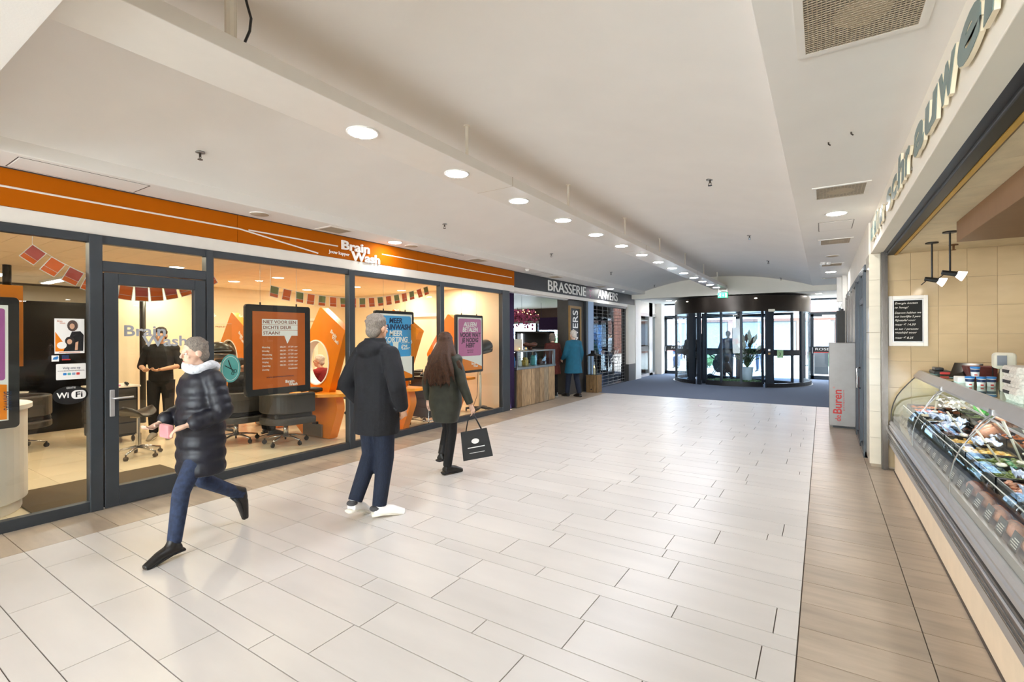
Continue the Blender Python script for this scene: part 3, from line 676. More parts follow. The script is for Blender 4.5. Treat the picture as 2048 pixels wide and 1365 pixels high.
# deli lamps
for k, (x, yy, lb) in enumerate(((.98, 6.72, 'black pendant spotlight near the tiled wall of the deli, left one'), (1.02, 6.10, 'black pendant spotlight of the deli nearer the bulkhead, right one'))):
    t = thing('pendant_spotlight', lb, 'spotlight', (x, yy, 2.1))
    obj('canopy', B().cyl((x, yy), .055, 2.605, 2.617, 20), 'black', t); obj('rod', B().cyl((x, yy), .008, 2.24, 2.61, 8), 'black', t)
    obj('spot_head', B().tube([(x-.06, yy, 2.235), (x+.05, yy, 2.21)], [.022, .026], 10).tube([(x-.03, yy, 2.23), (x-.09, yy, 2.17)], .005, 6), 'black', t)
    obj('reflector', B().tube([(x+.05, yy, 2.21), (x+.10, yy, 2.185)], [.028, .048], 14), 'lamp_white', t)
    lamp('spot_lamp', (x+.13, yy, 2.16), W_DELI, WARM, .09, rot=(0, R(-40), 0))
for k, (x, yy) in enumerate(((1.45, 5.0), (1.45, 3.4), (1.45, 1.6), (2.7, 5.0), (2.7, 3.0))):
    downlight(x, yy, 2.44, W_DELI, ('downlight under the brown bulkhead nearest the tiled wall', 'downlight under the brown bulkhead, second from the tiled wall', 'downlight under the brown bulkhead nearest the camera', 'downlight deep behind the deli counter, far', 'downlight deep behind the deli counter, near')[k], None, r=.06)
for x, yy in ((2.6, 6.5), (1.2, 7.0), (3.6, 6.5)): 
    t = thing('sprinkler', {2.6: 'brass sprinkler on the deli ceiling above the back wall, right one', 1.2: 'brass sprinkler on the deli ceiling above the back wall, left one', 3.6: 'brass sprinkler deep in the deli ceiling'}[x], 'sprinkler', (x, yy, 2.56))
    obj('rosette', B().cyl((x, yy), .04, 2.608, 2.617, 16), 'rust', t); obj('sprinkler_body', B().cyl((x, yy), .01, 2.56, 2.61, 8).cyl((x, yy), .02, 2.555, 2.56, 10), 'rust', t)
# ================================================================ people
def person(name, label, loc, rz, J, skin='skin', H=1.75, vox=.012, hair='hair_dark', hairstyle='short', face=True, group=None):
    """J: joints in local metres for a 1.75 m body. Returns the root; clothes are added by the caller."""
    t = thing(name, label, 'person', loc, rz, group, local=True)
    k = H/1.75; t['k'] = k
    V = lambda p: Vector(p)*k
    b = B()
    P = {}
    D = dict(pel=(0, 0, .95), waist=(0, 0, 1.08), chest=(0, -.01, 1.28), neck=(0, -.015, 1.47), head=(0, .01, 1.62),
             hipL=(-.09, 0, .92), hipR=(.09, 0, .92), kneL=(-.10, .02, .50), kneR=(.10, .02, .50), ankL=(-.10, -.01, .09), ankR=(.10, -.01, .09),
             toeL=(-.12, .17, .03), toeR=(.12, .17, .03), shL=(-.18, -.01, 1.41), shR=(.18, -.01, 1.41), elL=(-.24, -.03, 1.13), elR=(.24, -.03, 1.13),
             wrL=(-.25, .06, .88), wrR=(.25, .06, .88), look=0, nod=0)
    D.update(J); look = D.pop('look'); nod = D.pop('nod')
    for n_, p in D.items(): P[n_] = V(p)
    b.tube([P['pel']+V((0, 0, -.06)), P['pel']+V((0, 0, .02)), P['waist'], P['chest'], P['neck']+V((0, 0, -.05)), P['neck']], [.11*k, .145*k, .12*k, .145*k, .12*k, .05*k], 14, flat=.7)
    b.tube([P['shL'], P['neck']+V((0, 0, -.05)), P['shR']], [.055*k, .07*k, .055*k], 10)
    b.tube([P['neck']+V((0, 0, -.04)), P['head']+V((0, -.01, -.05))], [.055*k, .05*k], 12)
    for s in 'LR':
        b.tube([P['hip'+s], (P['hip'+s]*.6+P['kne'+s]*.4), P['kne'+s]], [.08*k, .075*k, .053*k], 12).ell(P['kne'+s], .053*k)
        b.tube([P['kne'+s], P['kne'+s]*.65+P['ank'+s]*.35, P['ank'+s]], [.05*k, .055*k, .034*k], 12)
        b.tube([P['ank'+s], P['ank'+s]*.5+P['toe'+s]*.5+V((0, 0, -.01)), P['toe'+s]], [.035*k, .04*k, .028*k], 10)
        b.tube([P['sh'+s], P['sh'+s]*.5+P['el'+s]*.5, P['el'+s]], [.052*k, .047*k, .038*k], 12).ell(P['el'+s], .038*k)
        b.tube([P['el'+s], P['el'+s]*.6+P['wr'+s]*.4, P['wr'+s]], [.038*k, .036*k, .026*k], 12)
        # hand: palm, four fingers of different length curled inward, thumb from the side of the palm
        d = (P['wr'+s]-P['el'+s]).normalized(); side = Vector((0, 1, 0)) if abs(d.y) < .8 else Vector((1 if s == 'L' else -1, 0, 0))
        u = (side-d*side.dot(d)).normalized(); nn = d.cross(u).normalized()
        inn = Vector((1 if s == 'L' else -1, 0, 0)); nn = nn if nn.dot(inn) > 0 or abs(nn.dot(inn)) < .05 else -nn
        w0 = P['wr'+s]; fr = max(.0095*k, vox*.85)
        b.tube([w0, w0+d*.035*k, w0+d*.085*k], [.027*k, .037*k, .036*k], 10, flat=.55)
        for q, ln in ((-1.5, .062), (-.5, .074), (.5, .080), (1.5, .070)):
            a0 = w0+d*.08*k+u*q*.0205*k; L = ln*k
            b.tube([a0-d*.02*k, a0, a0+d*L*.42+nn*L*.14, a0+d*L*.66+nn*L*.45, a0+d*L*.68+nn*L*.75], [fr, fr, fr*.95, fr*.9, fr*.8], 7)
        b.tube([w0+d*.025*k+u*.02*k, w0+d*.05*k+u*.05*k+nn*.01*k, w0+d*.085*k+u*.062*k+nn*.025*k], [.014*k, .012*k, .010*k], 7)
    # head in its own frame
    Hm = Matrix.Translation(P['head']) @ Matrix.Rotation(R(look), 4, 'Z') @ Matrix.Rotation(R(nod), 4, 'X') @ Matrix.Scale(k, 4)
    h = B()
    h.ell((0, -.012, .03), (.074, .092, .088), 20, 14).ell((0, .022, -.035), (.056, .062, .075), 18, 12).ell((0, .058, -.088), (.026, .022, .020))
    h.tube([(0, .084, .018), (0, .104, -.018), (0, .098, -.030)], [.008, .013, .012], 8).ell((0, .078, -.060), (.026, .014, .012)).ell((0, .075, .026), (.052, .016, .010))
    for sx in (-1, 1): h.ell((sx*.075, -.005, -.005), (.010, .020, .032)).ell((sx*.036, .066, -.022), (.020, .016, .018))
    h.xf(Hm); b.v_ = None
    n0 = len(b.v); b.add(h.v, h.f)
    body = obj('body', b, skin, t, remesh=vox*.8 if vox < .012 else vox, sm_it=2)
    if face:
        for sx in (-1, 1):
            e = B().ell((sx*.031, .077, .004), (.0125, .010, .009), 10, 8).xf(Hm); ey = obj('eye', e, 'eye', t, smooth=True)
            obj('iris', B().ell((sx*.031, .0865, .004), (.005, .002, .005), 8, 6).xf(Hm), 'iris', ey)
        obj('mouth', B().ell((0, .090, -.058), (.020, .004, .0045), 10, 6).xf(Hm), 'lip', t)
    hb = B()
    if hairstyle in ('short', 'long', 'bob'):
        hb.ell((0, -.022, .045), (.083, .094, .090), 20, 14).ell((0, -.055, -.02), (.072, .058, .065), 16, 10)
        rg = random.Random(len(name)+int(abs(loc[0]*10)))
        for _ in range(46):
            a = rg.uniform(0, 2*PI); e_ = rg.uniform(.1, 1.35)
            c_ = Vector((.080*math.cos(a)*math.cos(e_), -.022+.090*math.sin(a)*math.cos(e_), .045+.088*math.sin(e_)))
            if c_.y > .045 and c_.z < .07: continue
            hb.ell(c_, (.016, .018, .012), 7, 5)
    if hairstyle == 'bob':
        for sx in (-1, 1): hb.ell((sx*.066, -.03, -.04), (.026, .055, .075))
    if hairstyle == 'long':
        rg = random.Random(5)
        for i in range(110):
            a = rg.uniform(PI*1.0-.45, PI*2+.45); r0_ = .084
            x0, y0 = r0_*math.cos(a), -.02+r0_*math.sin(a)*.95
            ln = rg.uniform(.34, .56); sw = rg.uniform(-.05, .09); bk = -.11 if abs(a-1.5*PI) < 1.3 else -.03
            hb.tube([(x0*.8, y0*.8, .09), (x0*1.05, y0, .0), (x0*1.5+sw*.4, y0*1.1+bk*.7, -ln*.38), (x0*1.8+sw, y0*1.1+bk, -ln*.65), (x0*1.9+sw*1.3+.012*math.sin(i), y0*1.1+bk*1.05, -ln*.85), (x0*1.6+sw*1.8, y0*1.1+bk, -ln)], [.012, .020, .022, .021, .016, .003], 6)
    if hb.v: obj('hair', hb.xf(Hm), hair, t, remesh=.009 if vox <= .01 else .012, sm_it=1)
    t['k'] = k
    del t['k']
    return t, P, k, Hm
def torso(rg, P, k, sleeves=True, sr=.062, hood=None, collar=None, quilt=0, wrist=.93):
    b = B()
    b.loft([(x, y, z*k, rx*k, ry*k) for x, y, z, rx, ry in rg], 24, .9)
    b.tube([P['shL']+Vector((.0, 0, -.01*k)), P['neck']+Vector((0, 0, -.055*k)), P['shR']+Vector((0, 0, -.01*k))], [.078*k, .098*k, .078*k], 14).ell(P['shL'], .075*k).ell(P['shR'], .075*k)
    if sleeves:
        for s in 'LR':
            e = P['wr'+s]; f = P['el'+s]; w_ = f.lerp(e, wrist)
            b.tube([P['sh'+s]+Vector((-.02*(1 if P['sh'+s].x > 0 else -1), 0, -.015*k)), P['sh'+s].lerp(f, .5), f], [(sr+.016)*k, (sr+.006)*k, sr*k], 14).ell(f, sr*k)
            b.tube([f, f.lerp(w_, .5), w_], [sr*k, (sr-.006)*k, (sr-.016)*k], 14)
            if quilt:
                for q in (.15, .4, .65, .9): b.ell(P['sh'+s].lerp(f, q), (sr+.024)*k, 12, 8)
                for q in (.2, .5, .8): b.ell(f.lerp(w_, q), (sr+.010)*k, 12, 8)
    if collar: b.loft([(0, P['neck'].y, z*k, rx*k, ry*k) for z, rx, ry in collar], 20)
    if hood:
        y, z, rx, ry, rz_ = hood; b.ell((0, y*k, z*k), (rx*k, ry*k, rz_*k), 18, 12)
        b.tube([(-.11*k, .03*k, (z+.02)*k), (-.12*k, -.05*k, (z+.03)*k), (0, (y-.03)*k, (z+.035)*k), (.12*k, -.05*k, (z+.03)*k), (.11*k, .03*k, (z+.02)*k)], .032*k, 10)
    return b
def trousers(P, k, r=(.098, .078, .062), low=.99, top=None):
    b = B().ell(P['pel']+Vector((0, 0, -.03)), (.155*k, .115*k, .12*k))
    for s in 'LR':
        h, n_, a = P['hip'+s], P['kne'+s], P['kne'+s].lerp(P['ank'+s], low)
        b.tube([h, h.lerp(n_, .5), n_], [r[0]*k, (r[0]+r[1])/2*k, r[1]*k], 14).ell(n_, r[1]*k)
        b.tube([n_, n_.lerp(a, .5), a], [r[1]*k, (r[1]+r[2])/2*k, r[2]*k], 14)
        if top: b.ell(n_.lerp(a, .93), (r[2]+.008)*k)
    return b
def shoe(P, s, k, boot=0, w=.042):
    a, t_ = P['ank'+s], P['toe'+s]; d = (t_-a); dz = Vector((d.x, d.y, 0)); 
    f = dz.normalized() if dz.length > .01 else Vector((0, 1, 0))
    dn = Vector((0, 0, -1)); g = d.normalized()
    heel = a-f*.045*k+(Vector((0, 0, -.035*k)) if abs(d.z) < .15 else g*.0); toe = t_+g*.06*k
    u_ = B().tube([heel, a*.7+t_*.3+Vector((0, 0, -.015*k)), a*.3+t_*.7, toe], [w*1.08*k, (w+.010)*k, (w+.002)*k, w*.78*k], 14, flat=.9)
    u_.tube([a*.6+t_*.4+Vector((0, 0, -.012*k)), a*.85+t_*.15+Vector((0, 0, .0)), a+Vector((0, 0, .03*k)), a+(P['kne'+s]-a).normalized()*(.05+boot)*k], [w*.8*k, w*1.05*k, (w+.004)*k, (w+.012 if boot else w-.004)*k], 14)
    up = (Vector((0, 0, 1))-g*g.z).normalized()
    z0 = -.04*k
    so = B().tube([heel-f*.008+up*z0*.8, a*.7+t_*.3+up*z0*1.15, a*.3+t_*.7+up*z0*.75, toe+up*z0*.35], [(w+.003)*k, (w+.004)*k, (w+.003)*k, w*.7*k], 14, flat=.38)
    return u_, so
# 1 woman striding left, dark puffer coat
t, P, k, Hm = person('person', 'person in a navy puffer coat and pale scarf striding left past the salon door', (-4.19, 1.905, 0), PI,
    dict(kneL=(-.09, .20, .50), ankL=(-.13, .27, .11), toeL=(-.16, .43, .035), kneR=(.10, -.05, .50), ankR=(.12, -.40, .27), toeR=(.12, -.42, .10), pel=(0, 0, .93), hipL=(-.09, .02, .90), hipR=(.09, -.02, .90),
         elL=(-.25, -.05, 1.12), wrL=(-.20, .20, 1.05), elR=(.25, .02, 1.13), wrR=(.19, .24, 1.04), head=(0, .06, 1.62), neck=(0, .02, 1.47), nod=-6), 'skin_pale', 1.64, .009, 'hair_grey', 'short')
rg = []
for i in range(25):
    z = .60+.88*i/24; q = abs(math.sin(PI*(z-.60)/.11)); base = .205-.02*max(0, (z-1.1)/.4) if z < 1.38 else .19-(z-1.38)*.95
    rg.append((0, .01, z, base+.016*q, base*.78+.016*q))
ct = obj('puffer_coat', torso(rg, P, k, quilt=1, collar=[(1.38, .13, .11), (1.46, .10, .095), (1.52, .095, .09)]), 'puffer', t, remesh=.011, sm_it=2)
obj('scarf', B().tube([(.10*math.cos(a)*k, (.02+.09*math.sin(a))*k, (1.50+.02*math.sin(2*a))*k) for a in [2*PI*i/14 for i in range(15)]], .042*k, 10).ell((.02, -.09*k, 1.50*k), (.09*k, .06*k, .05*k)), 'scarf', t, remesh=.011, sm_it=1)
obj('trousers', trousers(P, k, (.088, .066, .052)), 'jeans_light', t, remesh=.012, sm_it=1)
for s in 'LR':
    u_, so = shoe(P, s, k, .09); o = obj('boot', u_, 'black_leather', t, remesh=.008, sm_it=2); obj('sole', so, 'black', o, smooth=True)
obj('purse', B().box(-.12, .06, .30, .34, .93, 1.03), 'pink', label='small dusty pink purse held in front', cat='purse') if False else None
pu = obj('folded_glove', B().box(-.17, -.02, .27, .31, .90, 1.0), 'pink', t, bev=.012)
# 2 man from behind, navy parka
t, P, k, Hm = person('person', 'person seen from behind in a navy parka, dark jeans and white sneakers', (-3.46, 3.06, 0), R(4),
    dict(kneR=(.05, .05, .50), hipR=(.085, .0, .92), ankR=(.055, -.03, .09), toeR=(.15, .10, .03), kneL=(-.09, .02, .52), ankL=(-.09, -.17, .15), toeL=(-.10, -.04, .05),
         elL=(-.30, -.07, 1.14), wrL=(-.22, .08, .93), elR=(.30, -.07, 1.14), wrR=(.22, .08, .93), head=(0, .015, 1.63)), 'skin', 1.84, .009, 'hair_grey', 'short')
obj('parka', torso([(0, 0, .72, .205, .165), (0, 0, .76, .21, .17), (0, 0, .95, .205, .165), (0, 0, 1.12, .20, .155), (0, -.01, 1.28, .205, .15), (0, -.01, 1.38, .195, .13), (0, -.01, 1.45, .13, .10), (0, -.01, 1.50, .075, .075)], P, k, sr=.075,
    hood=(-.09, 1.45, .135, .075, .085), collar=[(1.42, .12, .11), (1.50, .10, .10), (1.55, .09, .09)]), 'navy', t, remesh=.011, sm_it=2)
obj('trousers', trousers(P, k, (.10, .078, .062)), 'jeans', t, remesh=.012, sm_it=1)
for s in 'LR':
    u_, so = shoe(P, s, k, 0, .042); o = obj('sneaker', u_, 'white', t, remesh=.008, sm_it=2); obj('sole', so, 'sole_white', o, smooth=True)
    a = P['ank'+s]; d = (P['toe'+s]-a).normalized()
    obj('heel_patch', B().ell(a-d*.04+Vector((0, 0, -.025)), (.050, .050, .026)), 'grey_cloth', o, smooth=True)
    obj('laces', B().tube([a+d*.06+Vector((-.02, 0, .025)), a+d*.075+Vector((.02, 0, .022))], .005, 5).tube([a+d*.08+Vector((-.02, 0, .014)), a+d*.095+Vector((.02, 0, .012))], .005, 5), 'scarf', o)
# 3 woman from behind, olive coat and shopping bag
t, P, k, Hm = person('person', 'person seen from behind in an olive coat, long brown hair, carrying a black bag', (-3.80, 4.42, 0), R(4),
    dict(kneR=(.06, .05, .50), ankR=(.045, -.03, .09), toeR=(.10, .12, .03), kneL=(-.07, .14, .54), ankL=(-.07, .02, .22), toeL=(-.07, .13, .13),
         elL=(-.27, -.03, 1.13), wrL=(-.30, .04, .88), elR=(.27, -.02, 1.12), wrR=(.34, .05, .86), head=(0, .02, 1.62)), 'skin_pale', 1.69, .009, 'hair_brown', 'long')
rg = []
for i in range(23):
    z = .64+.84*i/22; q = abs(math.sin(PI*(z-.64)/.12)); base = (.155+.055*min(1, (z-.64)/.22)) if z < .86 else .212-.03*((z-.86)/.5) if z < 1.36 else .18-(z-1.36)*.9
    rg.append((0, 0, z, base+.006*q, base*.80+.006*q))
obj('padded_coat', torso(rg, P, k, sr=.062, hood=(-.075, 1.42, .12, .05, .06), collar=[(1.40, .11, .10), (1.47, .09, .09)]), 'olive', t, remesh=.011, sm_it=2)
obj('shoulder_strap', B().tube([(-.13, -.06, 1.42), (-.16, -.14, 1.30), (-.10, -.165, 1.18)], .018, 6, flat=.4), 'pink', t)
obj('trousers', trousers(P, k, (.085, .064, .055)), 'black_cloth', t, remesh=.012, sm_it=1)
for s in 'LR':
    u_, so = shoe(P, s, k, .08, .045); o = obj('boot', u_, 'black_leather', t, remesh=.008, sm_it=2); obj('sole', so, 'black', o, smooth=True)
hw = Matrix.Translation((-3.80, 4.42, 0)) @ Matrix.Rotation(R(4), 4, 'Z') @ (P['wrR']+(P['wrR']-P['elR']).normalized()*.10)
bgx, bgy, bgz = hw
bt = thing('shopping_bag', 'black paper carrier bag with white print swinging from a hand', 'bag', (bgx, bgy, bgz-.56))
dx = Vector((.80, .60, 0)).normalized(); dn = Vector((.60, -.80, 0)).normalized(); upv = (Vector((0, 0, 1))-dx*.16).normalized(); dx = (dx+Vector((0, 0, .16))).normalized()
oo = Vector(hw)+Vector((0, 0, -.20))
pts = []
for a, z, tt in ((-.16, 0, .012), (.16, 0, .012), (.18, -.33, .045), (-.18, -.33, .045)):
    pts.append((a, z, tt))
bb = B(); ring = lambda z, hw_, tt: [oo+dx*a*hw_+upv*z+dn*b_*tt for a, b_ in ((-1, -1), (1, -1), (1, 1), (-1, 1))]
bb.rings([ring(0, .155, .012), ring(-.15, .165, .035), ring(-.33, .175, .05)])
obj('bag_body', bb, 'black', bt, bev=.004)
for sg in (-1, 1):
    obj('bag_handle', B().tube([oo+dx*-.09+dn*sg*.013, oo+dx*-.05+upv*.12+dn*sg*.012, Vector(hw)+Vector((0, 0, -.005))+dn*sg*.012, oo+dx*.05+upv*.12+dn*sg*.012, oo+dx*.09+dn*sg*.013], .008, 6), 'black', bt, smooth=True)
fr = (tuple(dx), tuple(upv)); nn_ = dx.cross(upv)
po = oo+upv*-.15+nn_*.052
lg = B().prism(circ(0, .03, .045, .030, 20), 'z', 0, .002).prism([(-.10, -.045), (.10, -.045), (.10, -.035), (-.10, -.035)], 'z', 0, .002).prism([(-.09, -.105), (.09, -.105), (.09, -.10), (-.09, -.10)], 'z', 0, .002)
obj('bag_logo', lg.xf(frame(po, *fr)), 'letter_white', bt)
text('GERRY WEBER', .022, 'letter_white', bt, po+upv*-.03-dx*.11, fr, width=.22, ext=.001) if False else text('SHOPPING', .026, 'letter_white', bt, po+upv*-.04-dx*.10, fr, width=.2, ext=.001) if False else None
# 4 hairdresser in black
t, P, k, Hm = person('person', 'person in a black polo shirt standing behind the salon trolley, forearm raised', (-9.05, 3.50, 0), R(-122),
    dict(elL=(-.26, .04, 1.14), wrL=(-.05, .26, 1.10), elR=(.26, -.02, 1.14), wrR=(.16, .24, 1.10), look=-10, nod=-14), 'skin', 1.80, .011, 'hair_dark', 'short')
obj('polo_shirt', torso([(0, 0, .90, .165, .125), (0, 0, 1.08, .16, .12), (0, 0, 1.28, .185, .125), (0, 0, 1.38, .17, .11), (0, 0, 1.46, .085, .075)], P, k, sr=.055, wrist=.08), 'black_cloth', t, remesh=.012, sm_it=2)
obj('trousers', trousers(P, k), 'black_cloth', t, remesh=.012, sm_it=1)
for s in 'LR':
    u_, so = shoe(P, s, k); o = obj('sneaker', u_, 'sneaker_grey', t, remesh=.010, sm_it=1); obj('sole', so, 'sole_white', o, smooth=True)
# seated helper
def seated(name, label, loc, rz, top, topm, legm, skin='skin', H=1.7, hair='hair_grey', style='short', look=0, cape=None, glasses=False, nod=0):
    t, P, k, Hm = person(name, label, loc, rz, dict(pel=(0, 0, .52), waist=(0, 0, .66), chest=(0, -.02, .88), neck=(0, -.01, 1.06), head=(0, .03, 1.21),
        hipL=(-.10, .02, .52), hipR=(.10, .02, .52), kneL=(-.11, .44, .52), kneR=(.11, .44, .52), ankL=(-.11, .46, .10), ankR=(.11, .46, .10), toeL=(-.12, .62, .04), toeR=(.12, .62, .04),
        shL=(-.18, -.01, 1.0), shR=(.18, -.01, 1.0), elL=(-.25, .04, .76), elR=(.25, .04, .76), wrL=(-.14, .28, .66), wrR=(.14, .28, .66), look=look, nod=nod), skin, H, .012, hair, style)
    obj(top, torso([(0, 0, .44, .18, .15), (0, 0, .60, .175, .135), (0, -.01, .80, .185, .13), (0, -.01, .97, .17, .11), (0, -.01, 1.05, .085, .075)], P, k, sr=.058), topm, t, remesh=.013, sm_it=2)
    if cape: obj('cape', B().loft([(0, .22, .46, .26, .30), (0, .18, .60, .27, .28), (0, .05, .80, .26, .20), (0, 0, .98, .22, .15), (0, -.01, 1.07, .09, .08)], 24), cape, t, remesh=.013, sm_it=2)
    obj('trousers', trousers(P, k), legm, t, remesh=.013, sm_it=1)
    for s in 'LR':
        u_, so = shoe(P, s, k); o = obj('shoe', u_, 'black_leather', t, remesh=.012, sm_it=1); obj('sole', so, 'black', o, smooth=True)
    if glasses:
        g = B()
        for sx in (-1, 1): g.tube([(sx*.033+.020*math.cos(a), .094, .004+.016*math.sin(a)) for a in [2*PI*i/12 for i in range(13)]], .0022, 5).tube([(sx*.053, .094, .006), (sx*.074, .0, .006)], .002, 5)
        g.tube([(-.013, .095, .006), (.013, .095, .006)], .002, 5)
        obj('glasses', g.xf(Hm), 'alu_dark', t)
    return t
seated('person', 'white-haired person with glasses in a dark red cardigan seen through the oval opening', (-8.02, 5.72, .02), R(112), 'cardigan', 'red_knit', 'grey_cloth', 'skin_pale', 1.66, 'hair_white', look=22, glasses=True)
seated('person', 'customer in a black cape sitting in the salon chair behind the striding person', (-7.72, 4.05, .02), R(-8), 'shirt', 'black_cloth', 'black_cloth', 'skin', 1.68, 'hair_dark', cape='black_cloth')
seated('person', 'person with short hair in a dark top sitting in the brasserie by the window', (-9.95, 17.6, .02), R(-60), 'jacket', 'navy', 'black_cloth', 'skin', 1.7, 'hair_dark')
seated('person', 'person in blue jeans sitting on the bench outside left of the revolving door', (-6.0, 24.6, .02), PI, 'jacket', 'blue_coat', 'jeans_light', 'skin', 1.7, 'hair_brown')
def walker(label, loc, rz, top, tm, lm, rg, H=1.72, skin='skin', hair='hair_grey', style='short', J={}, sr=.066, hood=None, vox=.014, name='person'):
    t, P, k, Hm = person(name, label, loc, rz, J, skin, H, vox, hair, style, face=True)
    obj(top, torso(rg, P, k, sr=sr, hood=hood, collar=[(1.40, .10, .09), (1.49, .07, .07)]), tm, t, remesh=.014, sm_it=2)
    obj('trousers', trousers(P, k), lm, t, remesh=.014, sm_it=1)
    for s in 'LR':
        u_, so = shoe(P, s, k); o = obj('shoe', u_, 'black_leather', t, remesh=.012, sm_it=1); obj('sole', so, 'black', o, smooth=True)
    return t
LONG = [(0, 0, .62, .25, .20), (0, 0, .85, .22, .17), (0, 0, 1.12, .19, .14), (0, 0, 1.30, .19, .135), (0, 0, 1.40, .17, .11), (0, 0, 1.47, .085, .08)]
MID = [(0, 0, .80, .20, .155), (0, 0, .95, .195, .15), (0, 0, 1.12, .18, .135), (0, 0, 1.30, .19, .135), (0, 0, 1.40, .17, .11), (0, 0, 1.47, .085, .08)]
walker('person in a teal knee-length coat with white hair, waiting at the brasserie counter', (-5.60, 11.72, 0), R(62), 'coat', 'teal', 'jeans', LONG, 1.78, 'skin_pale', 'hair_white', J=dict(kneL=(-.09, .10, .50), ankL=(-.09, .16, .09), toeL=(-.09, .33, .03), kneR=(.1, 0, .5), ankR=(.1, -.12, .09), toeR=(.1, .05, .03), elL=(-.25, .02, 1.13), wrL=(-.20, .22, .98)))
walker('person in a dark maroon coat with grey hair standing beside the wooden counter', (-6.12, 11.50, 0), R(62), 'coat', 'maroon', 'black_cloth', LONG, 1.70, 'skin_pale', 'hair_grey', 'bob')
walker('person in a grey coat waiting just inside the revolving door on the left', (-4.02, 18.35, .01), R(190), 'coat', 'grey_cloth', 'black_cloth', MID, 1.72)
walker('person with long dark hair pushing a black buggy through the revolving door', (-3.62, 18.05, .01), R(-75), 'coat', 'black_cloth', 'black_cloth', MID, 1.66, 'skin', 'hair_dark', 'long', J=dict(elL=(-.24, .10, 1.12), wrL=(-.16, .38, .98), elR=(.24, .10, 1.12), wrR=(.16, .38, .98)))
walker('person seen from behind in a blue jacket and hood leaving through the revolving door', (-2.92, 19.2, .01), R(10), 'jacket', 'blue_coat', 'jeans', MID, 1.76, hood=(-.10, 1.42, .13, .06, .07), J=dict(kneL=(-.12, .05, .5), ankL=(-.14, -.05, .09), toeL=(-.15, .12, .03), elL=(-.27, .12, 1.14), wrL=(-.34, .26, .95)))
walker('person in a pale coat and jeans standing outside behind the potted grasses', (-2.35, 24.0, 0), R(170), 'coat', 'white_coat', 'jeans_light', MID, 1.66, hair='hair_white')
walker('person with a pale top walking on the square outside the right-hand door', (-.55, 29.0, 0), R(80), 'coat', 'white_coat', 'jeans_light', MID, 1.72, hair='hair_brown')
# ================================================================ salon furniture
def hole_panel(poly, hole, o, fr, th):
    cu = bpy.data.curves.new('p', 'CURVE'); cu.dimensions = '2D'; cu.fill_mode = 'BOTH'; cu.extrude = th/2
    for pp in [poly]+([hole] if hole else []):
        s = cu.splines.new('POLY'); s.points.add(len(pp)-1); s.use_cyclic_u = True
        for q, (a, b_) in enumerate(pp): s.points[q].co = (a, b_, 0, 1)
    to = bpy.data.objects.new('p', cu); C.objects.link(to); bpy.context.view_layer.update()
    me = bpy.data.meshes.new_from_object(to); bpy.data.objects.remove(to); M = frame(o, *fr)
    b = B(); b.v = [tuple(M @ v.co) for v in me.vertices]; b.f = [tuple(p.vertices) for p in me.polygons]; bpy.data.meshes.remove(me); return b
def smoothpoly(pts, n=6):
    out = []
    for i, p in enumerate(pts):   # p = (x, z, radius)
        a, c = pts[i-1], pts[(i+1) % len(pts)]; v = Vector(p[:2]); r = p[2]
        if r <= 0: out.append(p[:2]); continue
        d0 = (Vector(a[:2])-v); d1 = (Vector(c[:2])-v); r = min(r, d0.length*.48, d1.length*.48)
        s, e = v+d0.normalized()*r, v+d1.normalized()*r
        for q in range(n+1): u = q/n; out.append(tuple(s*(1-u)**2+v*2*u*(1-u)+e*u*u))
    return out
UP = smoothpoly([(-.26, .75, 0), (.25, .75, 0), (.36, 1.02, .12), (.62, 1.66, .04), (.66, 1.73, .03), (.04, 2.13, .05), (-.52, 1.34, .05), (-.60, 1.22, .12), (-.33, .95, .12)])
LO = smoothpoly([(-.46, .70, 0), (.40, .70, 0), (.47, .50, .25), (.26, .01, 0), (-.44, .01, 0), (-.66, .17, .03), (-.52, .45, .1)])
def station(x, y, rz, label, mirror, side_plate=True):
    t = thing('styling_station', label, 'salon station', (x, y, 0), rz, 'orange styling stations' if False else None, local=True)
    up = obj('mirror_panel', hole_panel(UP, circ(-.07, 1.22, .33, .365, 40), (0, .04, 0), FY, .13), 'orange', t)
    rim = obj('oval_rim', hole_panel(circ(-.07, 1.22, .335, .37, 40), circ(-.07, 1.22, .315, .350, 40), (0, .04, 0), FY, .15), 'letter_white', t)
    if mirror: obj('mirror', shape(circ(-.07, 1.22, .325, .36, 40), (0, .03, 0), FY, 0, .01), 'mirror_dark', t)
    text('Brain', .055, 'letter_white', t, (.30, -.026, 1.71), ((.82, 0, -.57), (.57, 0, .82)), width=.17, ext=.003, off=.02)
    text('Wash', .055, 'letter_white', t, (.33, -.026, 1.62), ((.82, 0, -.57), (.57, 0, .82)), width=.19, ext=.003, off=.02)
    obj('leg_panel', hole_panel(LO, None, (0, .05, 0), FY, .15), 'orange', t)
    obj('desk_top', B().prism(smoothpoly([(-.68, .25, .05), (.60, .25, .05), (.60, -.05, .06), (.30, -.36, .2), (-.68, -.30, .1)]), 'z', .70, .75), 'orange_side', t, bev=.004)
    obj('plinth_plate', B().box(-.40, .10, -.05, .01, .02, .22), 'steel', t, bev=.004)
    obj('power_box', B().box(-.12, -.02, -.07, -.02, .22, .26), 'black', t)
    return t
mat('mirror_dark', '3a3430', .04, metal=1, var=0)
stA = station(-6.87, 4.90, 0, 'orange styling station with the oval opening that frames the elderly person', False)
station(-9.72, 4.96, 0, 'orange styling station far left, behind the round scissors sticker', True)
station(-6.42, 6.05, 0, 'orange styling station whose right corner shows beside the blue discount poster', True)
station(-7.42, 6.75, 0, 'orange styling station showing left of the navy parka, one row back', True)
station(-8.46, 5.0, 0, 'orange styling station whose foot shows left of the chair under the hours poster', True)
